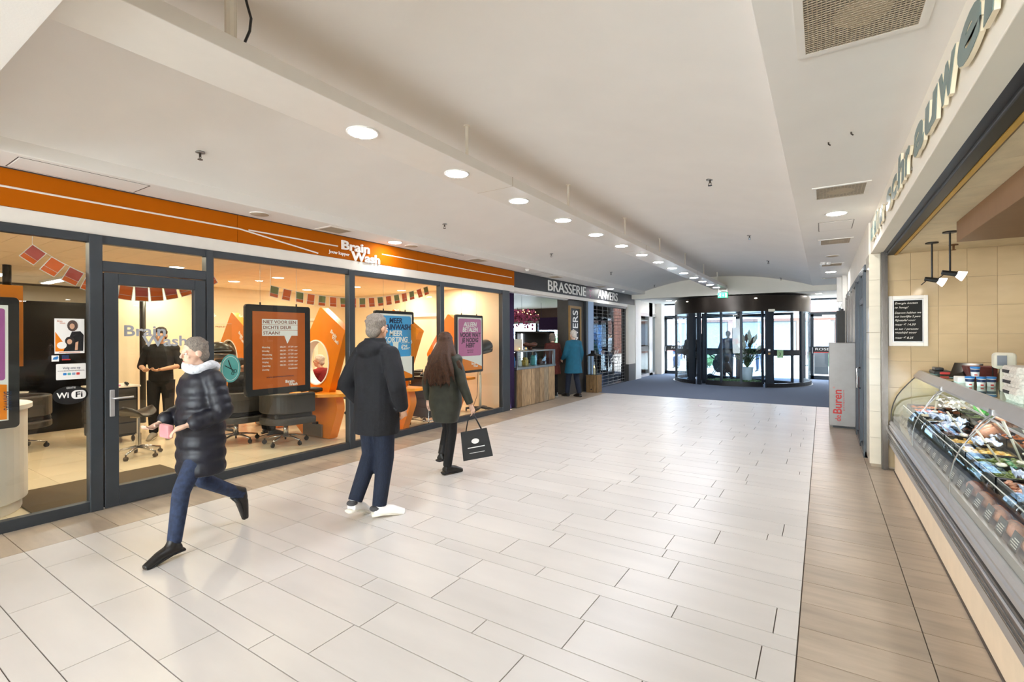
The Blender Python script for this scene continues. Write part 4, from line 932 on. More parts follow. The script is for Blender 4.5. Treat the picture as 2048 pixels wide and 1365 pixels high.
station(-6.92, 8.12, 0, 'orange styling station behind the pink poster', True)
hdm = thing('hair_dryer', 'black hair dryer lying on the desk of the oval-opening station', 'hair dryer', (-6.80, 4.72, .75))
obj('dryer_body', B().tube([(-6.86, 4.70, .80), (-6.74, 4.74, .80), (-6.66, 4.78, .805)], [.042, .045, .03], 12), 'black_leather', hdm, smooth=True)
obj('dryer_handle', B().tube([(-6.85, 4.70, .80), (-6.98, 4.66, .775), (-7.02, 4.66, .765)], [.022, .02, .016], 8), 'black', hdm, smooth=True)
obj('dryer_cord', B().tube([(-7.02, 4.66, .765), (-7.18, 4.60, .762), (-7.4, 4.66, .758), (-7.46, 4.55, .5), (-7.5, 4.5, .1), (-7.7, 4.3, .01)], .006, 5), 'black', hdm)
def salon_chair(x, y, rz, label):
    t = thing('salon_chair', label, 'chair', (x, y, 0), rz, None, local=True)
    b = B(); n = 22; prof = []
    outer = [(.40*math.cos(a)*1.0, -.02+.34*math.sin(a)) for a in [PI+PI*i/n for i in range(n+1)]]
    outer = [(-.385, .30)]+outer+[(.385, .30)]
    inner = [(x_*.80, (y_+.02)*.78-.0 if y_ < .2 else y_) for x_, y_ in outer]
    b.prism(outer+inner[::-1], 'z', .50, .80)
    obj('backrest', b, 'grey_leather', t, bev=.025, seg=3)
    obj('seat', B().box(-.30, .30, -.26, .30, .40, .52), 'black_leather', t, bev=.05, seg=3)
    obj('seat_shell', B().prism(outer+[(.30, .34), (-.30, .34)], 'z', .33, .43), 'grey_leather', t, bev=.025, seg=3)
    obj('gas_column', B().cyl((0, 0), .035, .10, .33, 16).cyl((0, 0), .05, .28, .34, 16), 'chrome', t, smooth=True)
    for i in range(5):
        a = 2*PI*i/5+.3; c_, s_ = math.cos(a), math.sin(a)
        ar = obj('base_arm', B().tube([(0, 0, .13), (.15*c_, .15*s_, .115), (.31*c_, .31*s_, .085)], [.030, .024, .018], 8, flat=.6), 'chrome', t, smooth=True)
        obj('caster', B().tube([(.31*c_-.012*s_, .31*s_+.012*c_, .035), (.31*c_+.012*s_, .31*s_-.012*c_, .035)], .034, 14).cyl((.31*c_, .31*s_), .012, .03, .09, 8), 'black', ar)
    return t
c0 = salon_chair(-6.95, 4.35, R(-12), 'dark grey salon chair standing right behind the orange opening-hours poster')
dup(c0, (-7.72, 4.0, 0), R(-8), 'dark grey salon chair on which the caped customer sits')
dup(c0, (-8.3, 6.9, 0), R(15), 'dark grey salon chair in the second row, behind the navy parka person')
dup(c0, (-10.2, 6.6, 0), R(40), 'dark grey salon chair deep in the room near the back wall')
dup(c0, (-8.02, 5.72, 0), R(112), 'dark salon chair under the elderly person in the red cardigan')
dup(c0, (-9.9, 2.0, 0), R(200), 'dark salon chair by the dark partition at the wash area')
# saddle stool
t = thing('saddle_stool', 'black saddle stool on a chrome five-star base just inside the glass door', 'stool', (-7.95, 2.80, 0), .4, local=True)
b = B(); n = 16; rings = []
for i in range(13):
    u = -1+2*i/12; wd = .20*math.sqrt(max(.02, 1-abs(u)**2.6))*(1-.12*u); rr_ = []
    for q in range(n):
        a = 2*PI*q/n; xx = wd*math.cos(a); zz = .035*math.sin(a)
        rr_.append((xx, u*.21, .60+zz+.05*u*u-.35*xx*xx/.04*.06*2+(.03 if u < -.5 else 0)))
    rings.append(rr_)
b.rings(rings); obj('seat', b, 'black_leather', t, smooth=True)
obj('gas_column', B().cyl((0, 0), .022, .12, .54, 14).cyl((0, 0), .034, .12, .32, 14).box(-.08, .08, -.05, .05, .535, .555), 'chrome', t, smooth=False)
for i in range(5):
    a = 2*PI*i/5; c_, s_ = math.cos(a), math.sin(a)
    ar = obj('base_arm', B().tube([(0, 0, .14), (.15*c_, .15*s_, .11), (.27*c_, .27*s_, .08)], [.026, .018, .014], 8), 'chrome', t, smooth=True)
    obj('caster', B().tube([(.27*c_-.02*s_, .27*s_+.02*c_, .028), (.27*c_+.02*s_, .27*s_-.02*c_, .028)], .026, 12).cyl((.27*c_, .27*s_), .010, .03, .08, 8), 'alu_dark', ar)
dup(t, (-9.6, 1.35, 0), 1.2, 'second black stool on chrome casters, by the reception counter')
# trolley, bottles
t = thing('drawer_trolley', 'black drawer trolley with towels and bottles in front of the hairdresser', 'trolley', (-9.45, 3.0, 0))
obj('trolley_body', B().box(-9.75, -9.15, 2.72, 3.22, .10, .86), 'black', t, bev=.01)
for i in range(4): d = obj('drawer', B().box(-9.145, -9.13, 2.75, 3.19, .14+i*.18, .30+i*.18).box(-9.70, -9.20, 2.705, 2.72, .14+i*.18, .30+i*.18), 'grey_leather', t, bev=.004)
for i in range(4):
    x, yy = (-9.70 if i % 2 else -9.2), (2.77 if i < 2 else 3.17)
    obj('caster', B().tube([(x, yy-.012, .045), (x, yy+.012, .045)], .044, 14).cyl((x, yy), .012, .05, .11, 8), 'alu_dark', t)
obj('trolley_tray', B().box(-9.78, -9.12, 2.69, 3.25, .86, .885), 'white_paint', t, bev=.004)
obj('pink_towel', B().box(-9.45, -9.15, 2.75, 3.0, .886, .91), 'poster_pink', label='folded pink towel on the black trolley', cat='towel', bev=.01)
t = thing('spray_bottle', 'small pale green bottle standing on the black trolley', 'bottle', (-9.55, 2.95, .886))
obj('bottle_body', B().lathe([(.03, .887), (.033, .90), (.033, 1.0), (.015, 1.03), (.012, 1.05)], (-9.55, 2.95), 14), 'sticker_teal', t, smooth=True); obj('bottle_cap', B().cyl((-9.55, 2.95), .016, 1.05, 1.075, 10), 'white', t)
for i, (x, yy) in enumerate(((-9.3, 3.12), (-9.42, 3.15))):
    t = thing('styling_brush', 'round black brush lying on the trolley, %s' % ('left one', 'right one')[i], 'brush', (x, yy, .89)); obj('brush_head', B().tube([(x, yy, .91), (x+.09, yy-.02, .91)], .022, 10), 'black', t); obj('brush_handle', B().tube([(x+.09, yy-.02, .91), (x+.19, yy-.05, .90)], .009, 8), 'black_leather', t)
# wash basin units at the partition
for k, (x, yy) in enumerate(((-10.9, 1.0), (-10.9, 2.1))):
    t = thing('wash_unit', 'pale hair-wash basin unit against the dark partition, %s' % ('left one', 'right one')[k], 'wash basin', (x, yy, 0), 0, local=True)
    obj('unit_base', B().box(-.2, .25, -.17, .17, 0, .42), 'device_beige', t, bev=.03); obj('basin', B().loft([(-.05, 0, .62, .12, .14), (-.08, 0, .74, .22, .25), (-.08, 0, .76, .23, .26), (-.08, 0, .755, .18, .21), (-.08, 0, .66, .10, .12)], 20), 'white', t, smooth=True)
    obj('pedestal', B().box(-.16, -.02, -.07, .07, .40, .66), 'black', t, bev=.01); obj('seat', B().box(.0, .48, -.26, .26, .42, .52), 'black_leather', t, bev=.04, seg=3); obj('faucet', B().tube([(-.28, 0, .74), (-.28, 0, .86), (-.18, 0, .88)], .012, 8), 'chrome', t, smooth=True)
# reception counter
t = thing('reception_counter', 'curved cream reception counter just inside the left window', 'counter', (-6.75, .85, 0))
obj('counter_body', B().lathe([(.54, 0), (.54, .10), (.58, .11), (.58, .96), (.3, .96)], (-6.75, .85), 48).box(-7.3, -6.2, -1.2, .85, .0, .96), 'white_paint', t, bev=.004)
obj('counter_top', B().cyl((-6.75, .85), .615, .965, 1.01, 48).box(-7.36, -6.14, -1.2, .85, .965, 1.01), 'white', t, bev=.004)
# orange hanging board behind the left poster
obj('orange_board', B().box(-6.30, -6.26, .2, 1.31, 1.38, 2.13), 'orange', label='plain orange board hanging behind the leftmost poster screen', cat='board', bev=.003)
# hood dryers
def hood(x, y, rz, label):
    t = thing('hood_dryer', label, 'hair dryer', (x, y, 0), rz, None, local=True)
    for i in range(4):
        a = PI/4+PI/2*i; c_, s_ = math.cos(a), math.sin(a)
        ar = obj('base_arm', B().tube([(0, 0, .10), (.17*c_, .17*s_, .09), (.33*c_, .33*s_, .07)], [.035, .05, .035], 10, flat=.6), 'black_leather', t, smooth=True)
        obj('caster', B().tube([(.33*c_, .33*s_-.01, .028), (.33*c_, .33*s_+.01, .028)], .026, 10), 'alu_dark', ar)
    obj('pole', B().cyl((0, 0), .030, .08, .80, 14).cyl((0, 0), .020, .80, 1.20, 14), 'device_beige', t, smooth=True)
    hs = [(.02, 0)]
    b = B(); rings = []
    for i in range(9):
        a = PI/2*i/8; rr_ = .24*math.cos(a)+.015
        rings.append([(rr_*math.cos(q), -.05+rr_*.9*math.sin(q), 1.34+.21*math.sin(a)-.25*(rr_*math.sin(q))) for q in [2*PI*j/24 for j in range(24)]])
    b.rings(rings); obj('hood_shell', b, 'black_leather', t, smooth=True)
    obj('hood_visor', B().loft([(0, -.05, 1.27, .25, .22, -.2), (0, -.05, 1.33, .26, .235, -.2)], 24), 'alu_dark', t, smooth=True)
    obj('hood_motor', B().cyl((0, .17), .07, 1.20, 1.42, 16), 'black', t, bev=.01)
    obj('cord', B().tube([(.03, .02, 1.15), (.06, .03, .7), (.05, .05, .35), (.14, .1, .12)], .006, 5), 'black', t)
    return t
h0 = hood(-6.20, 8.35, R(150), 'hood dryer on a wheeled stand at the far end of the salon window')
dup(h0, (-8.62, 4.18, .0), R(60), 'hood dryer with a black dome behind the round scissors sticker')
# utility carts near the olive coat
def cart(x, y, rz, label):
    t = thing('salon_cart', label, 'cart', (x, y, 0), rz, None, local=True)
    obj('cart_body', B().box(-.22, .22, -.18, .18, .17, .88), 'grey_leather', t, bev=.012)
    for i in range(4): obj('drawer', B().box(-.20, .20, -.192, -.18, .20+.165*i, .35+.165*i), 'charcoal', t, bev=.003)
    obj('cart_frame', B().tube([(-.24, -.20, .10), (-.24, -.20, .92), (-.24, .20, .92), (-.24, .20, .10)], .010, 8).tube([(.24, -.20, .10), (.24, -.20, .92), (.24, .20, .92), (.24, .20, .10)], .010, 8).tube([(-.24, -.2, .12), (.24, -.2, .12), (.24, .2, .12), (-.24, .2, .12), (-.24, -.2, .12)], .010, 6), 'chrome', t, smooth=True)
    obj('cart_tray', B().box(-.23, .23, -.19, .19, .88, .90), 'black', t)
    obj('styling_tools', B().tube([(-.15, 0, .92), (.05, .08, .94)], .02, 8).tube([(-.05, -.1, .92), (.15, -.05, .93)], .016, 8).tube([(.1, .1, .9), (.1, .12, 1.02)], .015, 8), 'black_leather', t)
    for sx in (-.24, .24):
        for sy in (-.2, .2): obj('caster', B().tube([(sx, sy-.012, .04), (sx, sy+.012, .04)], .038, 12).cyl((sx, sy), .009, .04, .12, 6), 'alu_dark', t)
    return t
k0 = cart(-6.15, 6.62, 0, 'grey drawer cart with chrome frame behind the olive coat, nearer the window')
dup(k0, (-6.95, 7.25, 0), R(5), 'grey drawer cart with chrome frame beside the navy parka, deeper in the room')
# ================================================================ hanging poster screens
def screen(y0, y1, z0, z1, label, x=-5.97, inset=.045, base='panel_orange'):
    t = thing('poster_screen', label, 'poster', (x, (y0+y1)/2, z0))
    w_, h_ = y1-y0, z1-z0
    obj('screen_frame', shape(rrect(0, w_, 0, h_, .035), (x-.03, y0, z0), FX, 0, .05), 'rubber_black', t, bev=.004)
    obj('poster', shape(rrect(inset, w_-inset, inset, h_-inset, .004), (x+.0205, y0, z0), FX, 0, .003), base, t)
    for s in (.22, .78): obj('hanging_wire', B().tube([(x, y0+w_*s, z1-.01), (x, y0+w_*s, 2.76)], .002, 5), 'steel', t); 
    for s in (.22, .78): obj('wire_clip', B().cyl((x, y0+w_*s), .010, z1, z1+.03, 8), 'black', t)
    return t, x+.0238
t, xx = screen(3.20, 4.09, .90, 2.05, 'brown-orange poster screen with the opening hours and a white speech bubble', inset=.085)
obj('speech_bubble', shape([(0, 0), (.30, 0), (.34, -.10), (.345, -.10), (.40, 0), (.49, 0), (.49, .215), (0, .215)], (xx, 3.405, 1.655), FX, 0, .001), 'letter_white', t)
obj('bubble_lines', B().box(xx+.001, xx+.002, 3.405, 3.895, 1.726, 1.730).box(xx+.001, xx+.002, 3.405, 3.895, 1.797, 1.801), 'panel_orange', t)
for i, (s_, wd) in enumerate((('NIET VOOR EEN', .45), ('DICHTE DEUR', .385), ('STAAN?', .225))): text(s_, .040, 'panel_ink', t, (xx+.001, 3.42, 1.815-.071*i), FX, width=wd, ext=.0006, off=.02) if 'panel_ink' in MATS else (mat('panel_ink', '8a3f1c', .5, var=0), text(s_, .040, 'panel_ink', t, (xx+.001, 3.42, 1.815-.071*i), FX, width=wd, ext=.0006, off=.02))
days = ('Maandag', 'Dinsdag', 'Woensdag', 'Donderdag', 'Vrijdag', 'Zaterdag', 'Zondag'); hrs = ['08.30 - 17.30 uur']*4+['08.30 - 18.00 uur', '08.30 - 17.00 uur', 'Gesloten']
for i in range(7):
    z = 1.50-.0475*i
    text(days[i], .021, 'letter_white', t, (xx, 3.405, z), FX, ext=.0006, off=.01)
    text(hrs[i], .021, 'letter_white', t, (xx, 3.645 if i < 6 else 3.76, z), FX, width=.25 if i < 6 else .13, ext=.0006, off=.01)
text('WWW.BRAINWASH-KAPPERS.NL', .017, 'ink_dark', t, (xx, 3.46, 1.115), FX, width=.38, ext=.0006, off=.01)
text('Brain', .038, 'letter_white', t, (xx, 3.72, 1.035), FX, width=.125, ext=.0008, off=.03); text('Wash', .038, 'letter_white', t, (xx, 3.765, .995), FX, width=.125, ext=.0008, off=.03)
def swoosh(y0, w_, z0, xx, t, m='orange', h0_=.22, h1_=.12):
    pts = [(0, 0), (w_, 0)]+[(w_*(1-i/12), h1_+(h0_-h1_)*(i/12)+.02*math.sin(PI*i/12)) for i in range(13)]
    obj('poster_swoosh', shape(pts, (xx+.0004, y0, z0), FX, 0, .0006), m, t)
t, xx = screen(5.24, 6.10, .88, 2.06, 'blue discount poster screen in the middle window, partly behind the navy parka', base='white', inset=.05)
obj('poster_field', shape(rrect(.07, .79, .42, 1.10, .05), (xx, 5.24, .88), FX, 0, .0008), 'poster_blue', t)
for i, (s_, m_c, wd) in enumerate((('MEER', 'ink_navy', .26), ('BRAINWASH.', 'ink_navy', .56), ('MEER', 'letter_white', .26), ('KORTING', 'letter_white', .42))):
    text(s_, .085, m_c, t, (xx+.001, 5.67, 1.86-.105*i), FX, width=None, ext=.0008, off=.045, shear=.15, align='CENTER')
text('€25.-', .075, 'letter_white', t, (xx+.001, 5.79, 1.42), FX, width=.2, ext=.0008, off=.04); text('€12.-', .075, 'letter_white', t, (xx+.001, 5.36, 1.42), FX, width=.2, ext=.0008, off=.04)
text('2 PRODUCTEN', .022, 'letter_white', t, (xx+.001, 5.79, 1.52), FX, width=.2, ext=.0006); text('1 PRODUCT', .022, 'letter_white', t, (xx+.001, 5.36, 1.52), FX, width=.2, ext=.0006)
obj('printed_bottle', shape([(0, 0), (.09, 0), (.11, .17), (-.02, .17)], (xx+.001, 5.625, 1.38), FX, 0, .0006), 'letter_white', t)
swoosh(5.29, .76, .93, xx+.0006, t, 'poster_swoosh_o' if False else 'orange', .30, .05)
t, xx = screen(7.24, 8.12, .90, 2.06, 'pink poster screen in the rightmost salon window', base='white', inset=.05)
obj('poster_field', shape(rrect(.07, .81, .34, 1.08, .05), (xx, 7.24, .90), FX, 0, .0008), 'poster_pink', t)
for i, (s_, m_c) in enumerate((('ALLEEN', 'letter_white'), ('BETALEN', 'letter_white'), ('VOOR WAT', 'ink_dark'), ('JE NODIG', 'ink_dark'), ('HEBT', 'ink_dark'))):
    text(s_, .085, m_c, t, (xx+.001, 7.68, 1.83-.105*i), FX, ext=.0008, off=.045, shear=.15, align='CENTER')
for i in range(2): text(('KNIP MAAR', 'KIJK MAAR')[i], .028, 'ink_dark', t, (xx+.001, 7.68, 1.34-.04*i), FX, ext=.0006, align='CENTER')
swoosh(7.29, .78, .95, xx+.0006, t, 'orange', .27, .06)
text('Brain', .045, 'letter_white', t, (xx+.002, 7.72, 1.06), FX, width=.14, ext=.0008, off=.03); text('Wash', .045, 'letter_white', t, (xx+.002, 7.78, 1.01), FX, width=.15, ext=.0008, off=.03)
t, xx = screen(.38, 1.22, .86, 2.0, 'purple and orange poster screen cut off by the left edge of the picture', base='white', inset=.07)
obj('poster_field', shape(rrect(.09, .75, .42, 1.04, .02), (xx, .38, .86), FX, 0, .0008), 'poster_purple', t)
swoosh(.46, .68, .94, xx+.0006, t, 'orange', .32, .30)
obj('dark_ellipse', shape(circ(.57, .62, .11, .03), (xx+.001, .38, .86), FX, 0, .0008), 'ink_dark', t)
text('BRAINWAS', .05, 'ink_navy', t, (xx+.002, 1.12, 1.18), ((0, 0, -1), (0, 1, 0)), width=.16, ext=.0006)
text('or', .045, 'letter_white', t, (xx+.002, 1.02, 1.02), FX, ext=.0008, off=.03); text('nk', .045, 'letter_white', t, (xx+.002, 1.02, .96), FX, ext=.0008, off=.03)
# ================================================================ stickers and posters on the glass
gx = -5.826
t = thing('window_poster', 'small poster of two dark-haired women stuck on the left salon pane', 'poster', (gx, 1.52, 1.50))
obj('sheet', B().box(gx, gx+.001, 1.42, 1.63, 1.50, 1.82), 'white', t)
obj('print_orange', shape([(0, .02), (.10, .02), (0, .20)], (gx+.001, 1.425, 1.50), FX, 0, .0005), 'orange', t)
obj('print_badge', shape(circ(.045, .075, .034, .032, 20), (gx+.0015, 1.425, 1.50), FX, 0, .0005), 'white', t)
pr = [('print_dress', 'black_cloth', [(.06, .02), (.20, .02), (.205, .17), (.18, .205), (.12, .20), (.10, .14)]), ('print_hair', 'hair_brown', circ(.125, .255, .038, .052, 16)), ('print_face', 'skin', circ(.122, .25, .018, .026, 14)),
      ('print_hair', 'hair_dark', circ(.105, .115, .034, .04, 16)), ('print_face', 'skin', circ(.103, .108, .018, .024, 14)), ('print_arm', 'skin', [(.14, .03), (.16, .03), (.165, .11), (.145, .10)])]
for i, (n_, m_c, pp) in enumerate(pr): obj(n_, shape(pp, (gx+.0015+.0006*i, 1.42, 1.50), FX, 0, .0004), m_c, t)
text('Brain', .012, 'panel_orange', t, (gx+.0015, 1.44, 1.79), FX, ext=.0003); text('Wash', .012, 'panel_orange', t, (gx+.0015, 1.455, 1.772), FX, ext=.0003)
text('VAN DE KAPPER IN DE BUURT', .007, 'ink_dark', t, (gx+.0015, 1.44, 1.507), FX, width=.15, ext=.0003) if False else obj('print_line', B().box(gx+.001, gx+.0016, 1.45, 1.60, 1.508, 1.514), 'panel_orange', t)
t = thing('camera_sticker', 'tiny blue and white camera sticker on the left pane', 'sticker', (gx, 1.42, 1.43)); obj('sheet', B().box(gx, gx+.001, 1.40, 1.45, 1.43, 1.485), 'white', t); obj('camera_icon', shape([(.005, .015), (.035, .015), (.045, .03), (.04, .045), (.012, .035)], (gx+.001, 1.402, 1.432), FX, 0, .0005), 'tub_blue', t)
t = thing('payment_sticker', 'dark blue and red card sticker next to the camera sticker', 'sticker', (gx, 1.49, 1.44)); obj('sheet', B().box(gx, gx+.001, 1.47, 1.52, 1.45, 1.485), 'ink_navy', t); obj('red_part', B().box(gx, gx+.001, 1.47, 1.53, 1.438, 1.449), 'logo_red', t)
t = thing('social_sticker', 'white sticker reading Volg ons op with small icons', 'sticker', (gx, 1.54, 1.26)); obj('sheet', shape(rrect(0, .21, 0, .145, .008), (gx, 1.43, 1.26), FX, 0, .001), 'white', t)
text('Volg ons op', .020, 'ink_navy', t, (gx+.001, 1.475, 1.358), FX, width=.125, ext=.0004, off=.01); text('WWW.BRAINWASH-KAPPERS.NL', .009, 'ink_dark', t, (gx+.001, 1.44, 1.336), FX, width=.19, ext=.0004)
for i, m_c in enumerate(('tub_blue', 'sticker_teal', 'skylight_blue', 'logo_red')):
    ic = obj('icon', shape(rrect(0, .024, 0, .022, .004), (gx+.001, 1.478+.031*i, 1.300), FX, 0, .0005), m_c, t)
t = thing('wifi_sticker', 'black oval sticker with GRATIS and WiFi in white', 'sticker', (gx, 1.53, 1.03))
obj('oval', shape(circ(0, 0, .125, .085), (gx, 1.53, 1.115), FX, 0, .001), 'black', t)
obj('bubble', shape(rrect(0, .105, -.042, .038, .034)+[], (gx+.001, 1.535, 1.118), FX, 0, .0006), 'letter_white', t)
text('Wi', .050, 'letter_white', t, (gx+.001, 1.432, 1.093), FX, width=.085, ext=.0005, off=.03); text('Fi', .050, 'black', t, (gx+.0018, 1.565, 1.093), FX, width=.05, ext=.0005, off=.03); text('GRATIS', .016, 'letter_white', t, (gx+.001, 1.50, 1.175), FX, width=.065, ext=.0005)
t = thing('door_lettering', 'grey two-line lettering stuck on the glass of the salon door', 'lettering', (-5.807, 2.2, 1.55))
text('Brain', .105, 'letter_grey', t, (-5.808, 1.93, 1.66), FX, width=.36, ext=.001, off=.035); text('Wash', .105, 'letter_grey', t, (-5.808, 2.08, 1.555), FX, width=.41, ext=.001, off=.035)
t = thing('scissors_sticker', 'round teal sticker with black scissors left of the hours poster', 'sticker', (-5.84, 3.0, 1.1))
obj('disc', shape(circ(0, 0, .115, .165, 36), (-5.842, 2.965, 1.275), FX, 0, .001), 'sticker_teal', t)
obj('ring', hole_panel(circ(0, 0, .098, .142, 36), circ(0, 0, .094, .137, 36), (-5.8395, 2.965, 1.275), FX, .001), 'letter_white', t)
sc2 = B().tube([(-5.838, 2.94, 1.37), (-5.838, 2.985, 1.24)], .0045, 5).tube([(-5.838, 2.90, 1.31), (-5.838, 3.0, 1.25)], .0045, 5)
for cy_, cz in ((2.99, 1.215), (3.02, 1.24)): sc2.tube([(-5.838, cy_+.014*math.cos(a), cz+.02*math.sin(a)) for a in [2*PI*i/10 for i in range(11)]], .003, 4)
obj('scissors', sc2, 'black', t)
t = thing('price_list_sheet', 'clear price list sheet hanging on the glass above the scissors sticker', 'poster', (-5.84, 2.87, 1.48))
obj('sheet', B().box(-5.845, -5.842, 2.77, 2.98, 1.48, 1.80), 'glass', t); obj('sheet_edge', B().box(-5.846, -5.841, 2.77, 2.98, 1.797, 1.80).box(-5.846, -5.841, 2.77, 2.98, 1.48, 1.484), 'letter_white', t); text('PRIJSLIJST', .018, 'panel_orange', t, (-5.841, 2.80, 1.755), FX, width=.13, ext=.0005, off=.01)
# bunting
def bunting(pts, n, ms, label, x):
    t = thing('flag_bunting', label, 'bunting', (x, pts[len(pts)//2][0], 1.9))
    P_ = []
    for i in range(n*2+1):
        u = i/(n*2); a, b_ = pts[0], pts[-1]; P_.append(Vector((x, a[0]+(b_[0]-a[0])*u, a[1]+(b_[1]-a[1])*u-pts[1][1]*4*u*(1-u))))
    obj('cord', B().tube([Vector((x, P_[0].y, 2.757))]+P_+[Vector((x, P_[-1].y, 2.757))], .003, 5), 'letter_white', t)
    for i in range(n):
        a = P_[2*i]; b_ = P_[2*i+1]; d = (b_-a).normalized(); dn_ = Vector((0, d.z, -d.y)); w_ = .125; h_ = .155
        if dn_.z > 0: dn_ = -dn_
        tw = random.Random(i).uniform(-.02, .02)
        q = [a, a+d*w_, a+d*w_+dn_*h_+Vector((tw, 0, 0)), a+dn_*h_+Vector((tw, 0, 0))]; off = Vector((.0012, 0, 0))
        vs = q+[p-off for p in q]
        f = obj('flag', B().add(vs, [(0, 1, 2, 3), (7, 6, 5, 4), (0, 4, 5, 1), (1, 5, 6, 2), (2, 6, 7, 3), (3, 7, 4, 0)]), 'letter_white', t)
        def sub(u0, u1, v0, v1, dx_): return [q[0]+(q[1]-q[0])*u+(q[3]-q[0])*v+Vector((dx_, 0, 0)) for u, v in ((u0, v0), (u1, v0), (u1, v1), (u0, v1))]
        ma = ms[i % len(ms)]
        obj('flag_print', B().add(sub(.05, .95, .04, .66, .0008), [(0, 1, 2, 3)]), ma, f)
        obj('flag_print', B().add(sub(.05, .95, .68, .96, .0008), [(0, 1, 2, 3)]), 'flag_orange', f)
    return t
bunting([(1.36, 2.52), (0, .30), (2.95, 2.46)], 12, ['flag_red', 'flag_orange', 'flag_red', 'flag_orange', 'flag_pink', 'flag_orange'], 'string of orange and pink flags across the left window and the door', -6.2)
bunting([(3.76, 2.35), (0, .21), (6.95, 2.62)], 17, ['flag_green', 'flag_orange'], 'string of orange and green flags across the two middle windows', -6.35)
# ================================================================ brasserie
t = thing('brasserie_counter', 'counter clad in upright rustic planks with a glass display on top', 'counter', (-6.1, 10.1, 0))
y = 9.22; i = 0; rg = random.Random(4)
while y < 11.0:
    w_ = rg.choice([.17, .20, .23, .26]); y1 = min(y+w_, 11.05)
    obj('plank', B().box(-5.798-.012*rg.random(), -5.83, y+.005, y1-.005, .01, .86), ('wood_plank', 'wood_plank_grey', 'wood_plank', 'wood_plank_dark')[rg.randrange(4)], t, bev=.003, seg=1); y = y1
obj('counter_core', B().box(-6.45, -5.83, 9.22, 11.05, 0, .86), 'charcoal', t)
for i in range(3): obj('plank', B().box(-5.83-.2*i-.198, -5.83-.2*i, 11.045, 11.065, .01, .86), 'wood_plank', t, bev=.002, seg=1)
obj('steel_rim', B().box(-6.48, -5.79, 9.20, 11.07, .86, .91), 'steel', t, bev=.004)
obj('display_posts', B().box(-5.83, -5.80, 9.22, 9.25, .91, 1.27).box(-5.83, -5.80, 10.98, 11.06, .91, 1.27).box(-6.45, -6.42, 10.98, 11.06, .91, 1.27).box(-6.45, -5.80, 9.22, 11.06, 1.26, 1.285), 'steel', t)
obj('display_pane', B().box(-5.815, -5.81, 9.25, 10.98, .91, 1.26).box(-6.42, -5.83, 11.03, 11.035, .91, 1.26), 'glass_case', t)
obj('display_shelf', B().box(-6.42, -5.83, 9.3, 10.95, 1.07, 1.075), 'glass_case', t)
for i, (yy, h_, m_c, n_, lb) in enumerate(((9.45, .28, 'tub_blue', 'jar', 'blue tin at the left end inside the brasserie display'), (9.75, .15, 'pot_white', 'jug', 'white jug inside the brasserie display'), (10.05, .20, 'food_yellow', 'cake', 'pale layered cake inside the brasserie display'), (10.45, .24, 'sticker_teal', 'jar', 'teal tin inside the brasserie display'), (10.75, .16, 'food_brown', 'cake', 'dark cake at the right end inside the brasserie display'))):
    obj(n_, B().lathe([(.08, .912), (.085, .92), (.085, .91+h_*.7), (.06, .91+h_*.9), (.055, .91+h_)], (-6.1, yy), 18), m_c, label=lb, cat=n_, smooth=True)
pt = obj('payment_stand', B().box(-6.05, -6.02, 9.42, 9.80, 1.29, 1.56).box(-6.1, -5.97, 9.45, 9.77, 1.287, 1.30), 'device_beige', label='pale square menu stand on the brasserie counter', cat='stand', bev=.006)
for i, yy in enumerate((9.55, 9.85)):
    t = thing('tea_light', 'tea light burning on the brasserie counter, %s' % ('left one', 'right one')[i], 'candle', (-5.95, yy, 1.286)); obj('glass_cup', B().lathe([(.03, 1.287), (.035, 1.35), (.033, 1.35), (.028, 1.29)], (-5.95, yy), 14), 'glass_case', t, smooth=True); obj('flame', B().ell((-5.95, yy, 1.335), (.010, .010, .018)), 'flame', t, smooth=True)
obj('bread_tray', B().ell((-6.25, 10.55, 1.40), (.12, .30, .05)).ell((-6.25, 10.35, 1.42), (.08, .1, .05)).ell((-6.25, 10.75, 1.42), (.08, .1, .05)).cyl((-6.25, 10.55), .05, 1.285, 1.37, 12), 'food_brown', label='dark bread wreath on a stand on the brasserie counter', cat='bread', smooth=True)
# curtain
b = B(); n = 40; pf = [(-5.90+.04*math.sin(i*1.05), 8.93+.27*i/n) for i in range(n+1)]
b.v = [(x, yy, z) for z in (.02, 2.60) for x, yy in pf]; b.f = [(i, i+1, n+2+i, n+1+i) for i in range(n)]
obj('curtain', b, 'curtain', label='long dark purple curtain hanging at the left edge of the brasserie', cat='curtain', solid=.012, smooth=True)
obj('curtain_rail', B().box(-5.98, -5.88, 8.92, 12.0, 2.60, 2.63), 'alu', label='pale metal rail above the purple curtain', cat='rail')
# hanging flowers with fairy lights
t = thing('hanging_flower_wreath', 'hanging branch wreath of pink flowers with fairy lights over the brasserie counter', 'flowers', (-6.9, 11.2, 2.0)); rg = random.Random(9)
fb = B(); lb_ = B(); br = B()
for i in range(260):
    a = rg.uniform(0, 2*PI); r_ = rg.uniform(.05, .55); dz = -abs(rg.gauss(0, .14)) if rg.random() < .7 else rg.uniform(0, .12)
    p = (-6.9+r_*math.cos(a)*.6, 11.2+r_*math.sin(a)*1.5, 2.22+dz); fb.ell(p, rg.uniform(.018, .04), 6, 4)
for i in range(16):
    a = 2*PI*i/16; br.tube([(-6.9, 11.2, 2.25), (-6.9+.2*math.cos(a), 11.2+.5*math.sin(a), 2.27), (-6.9+.34*math.cos(a), 11.2+.85*math.sin(a), 2.16+.1*(i % 3))], .006, 4)
for i in range(22):
    a = rg.uniform(0, 2*PI); p = (-6.9+.3*math.cos(a), 11.2+.75*math.sin(a), 2.22+rg.uniform(-.05, .1)); lb_.ell(p, .012, 6, 4)
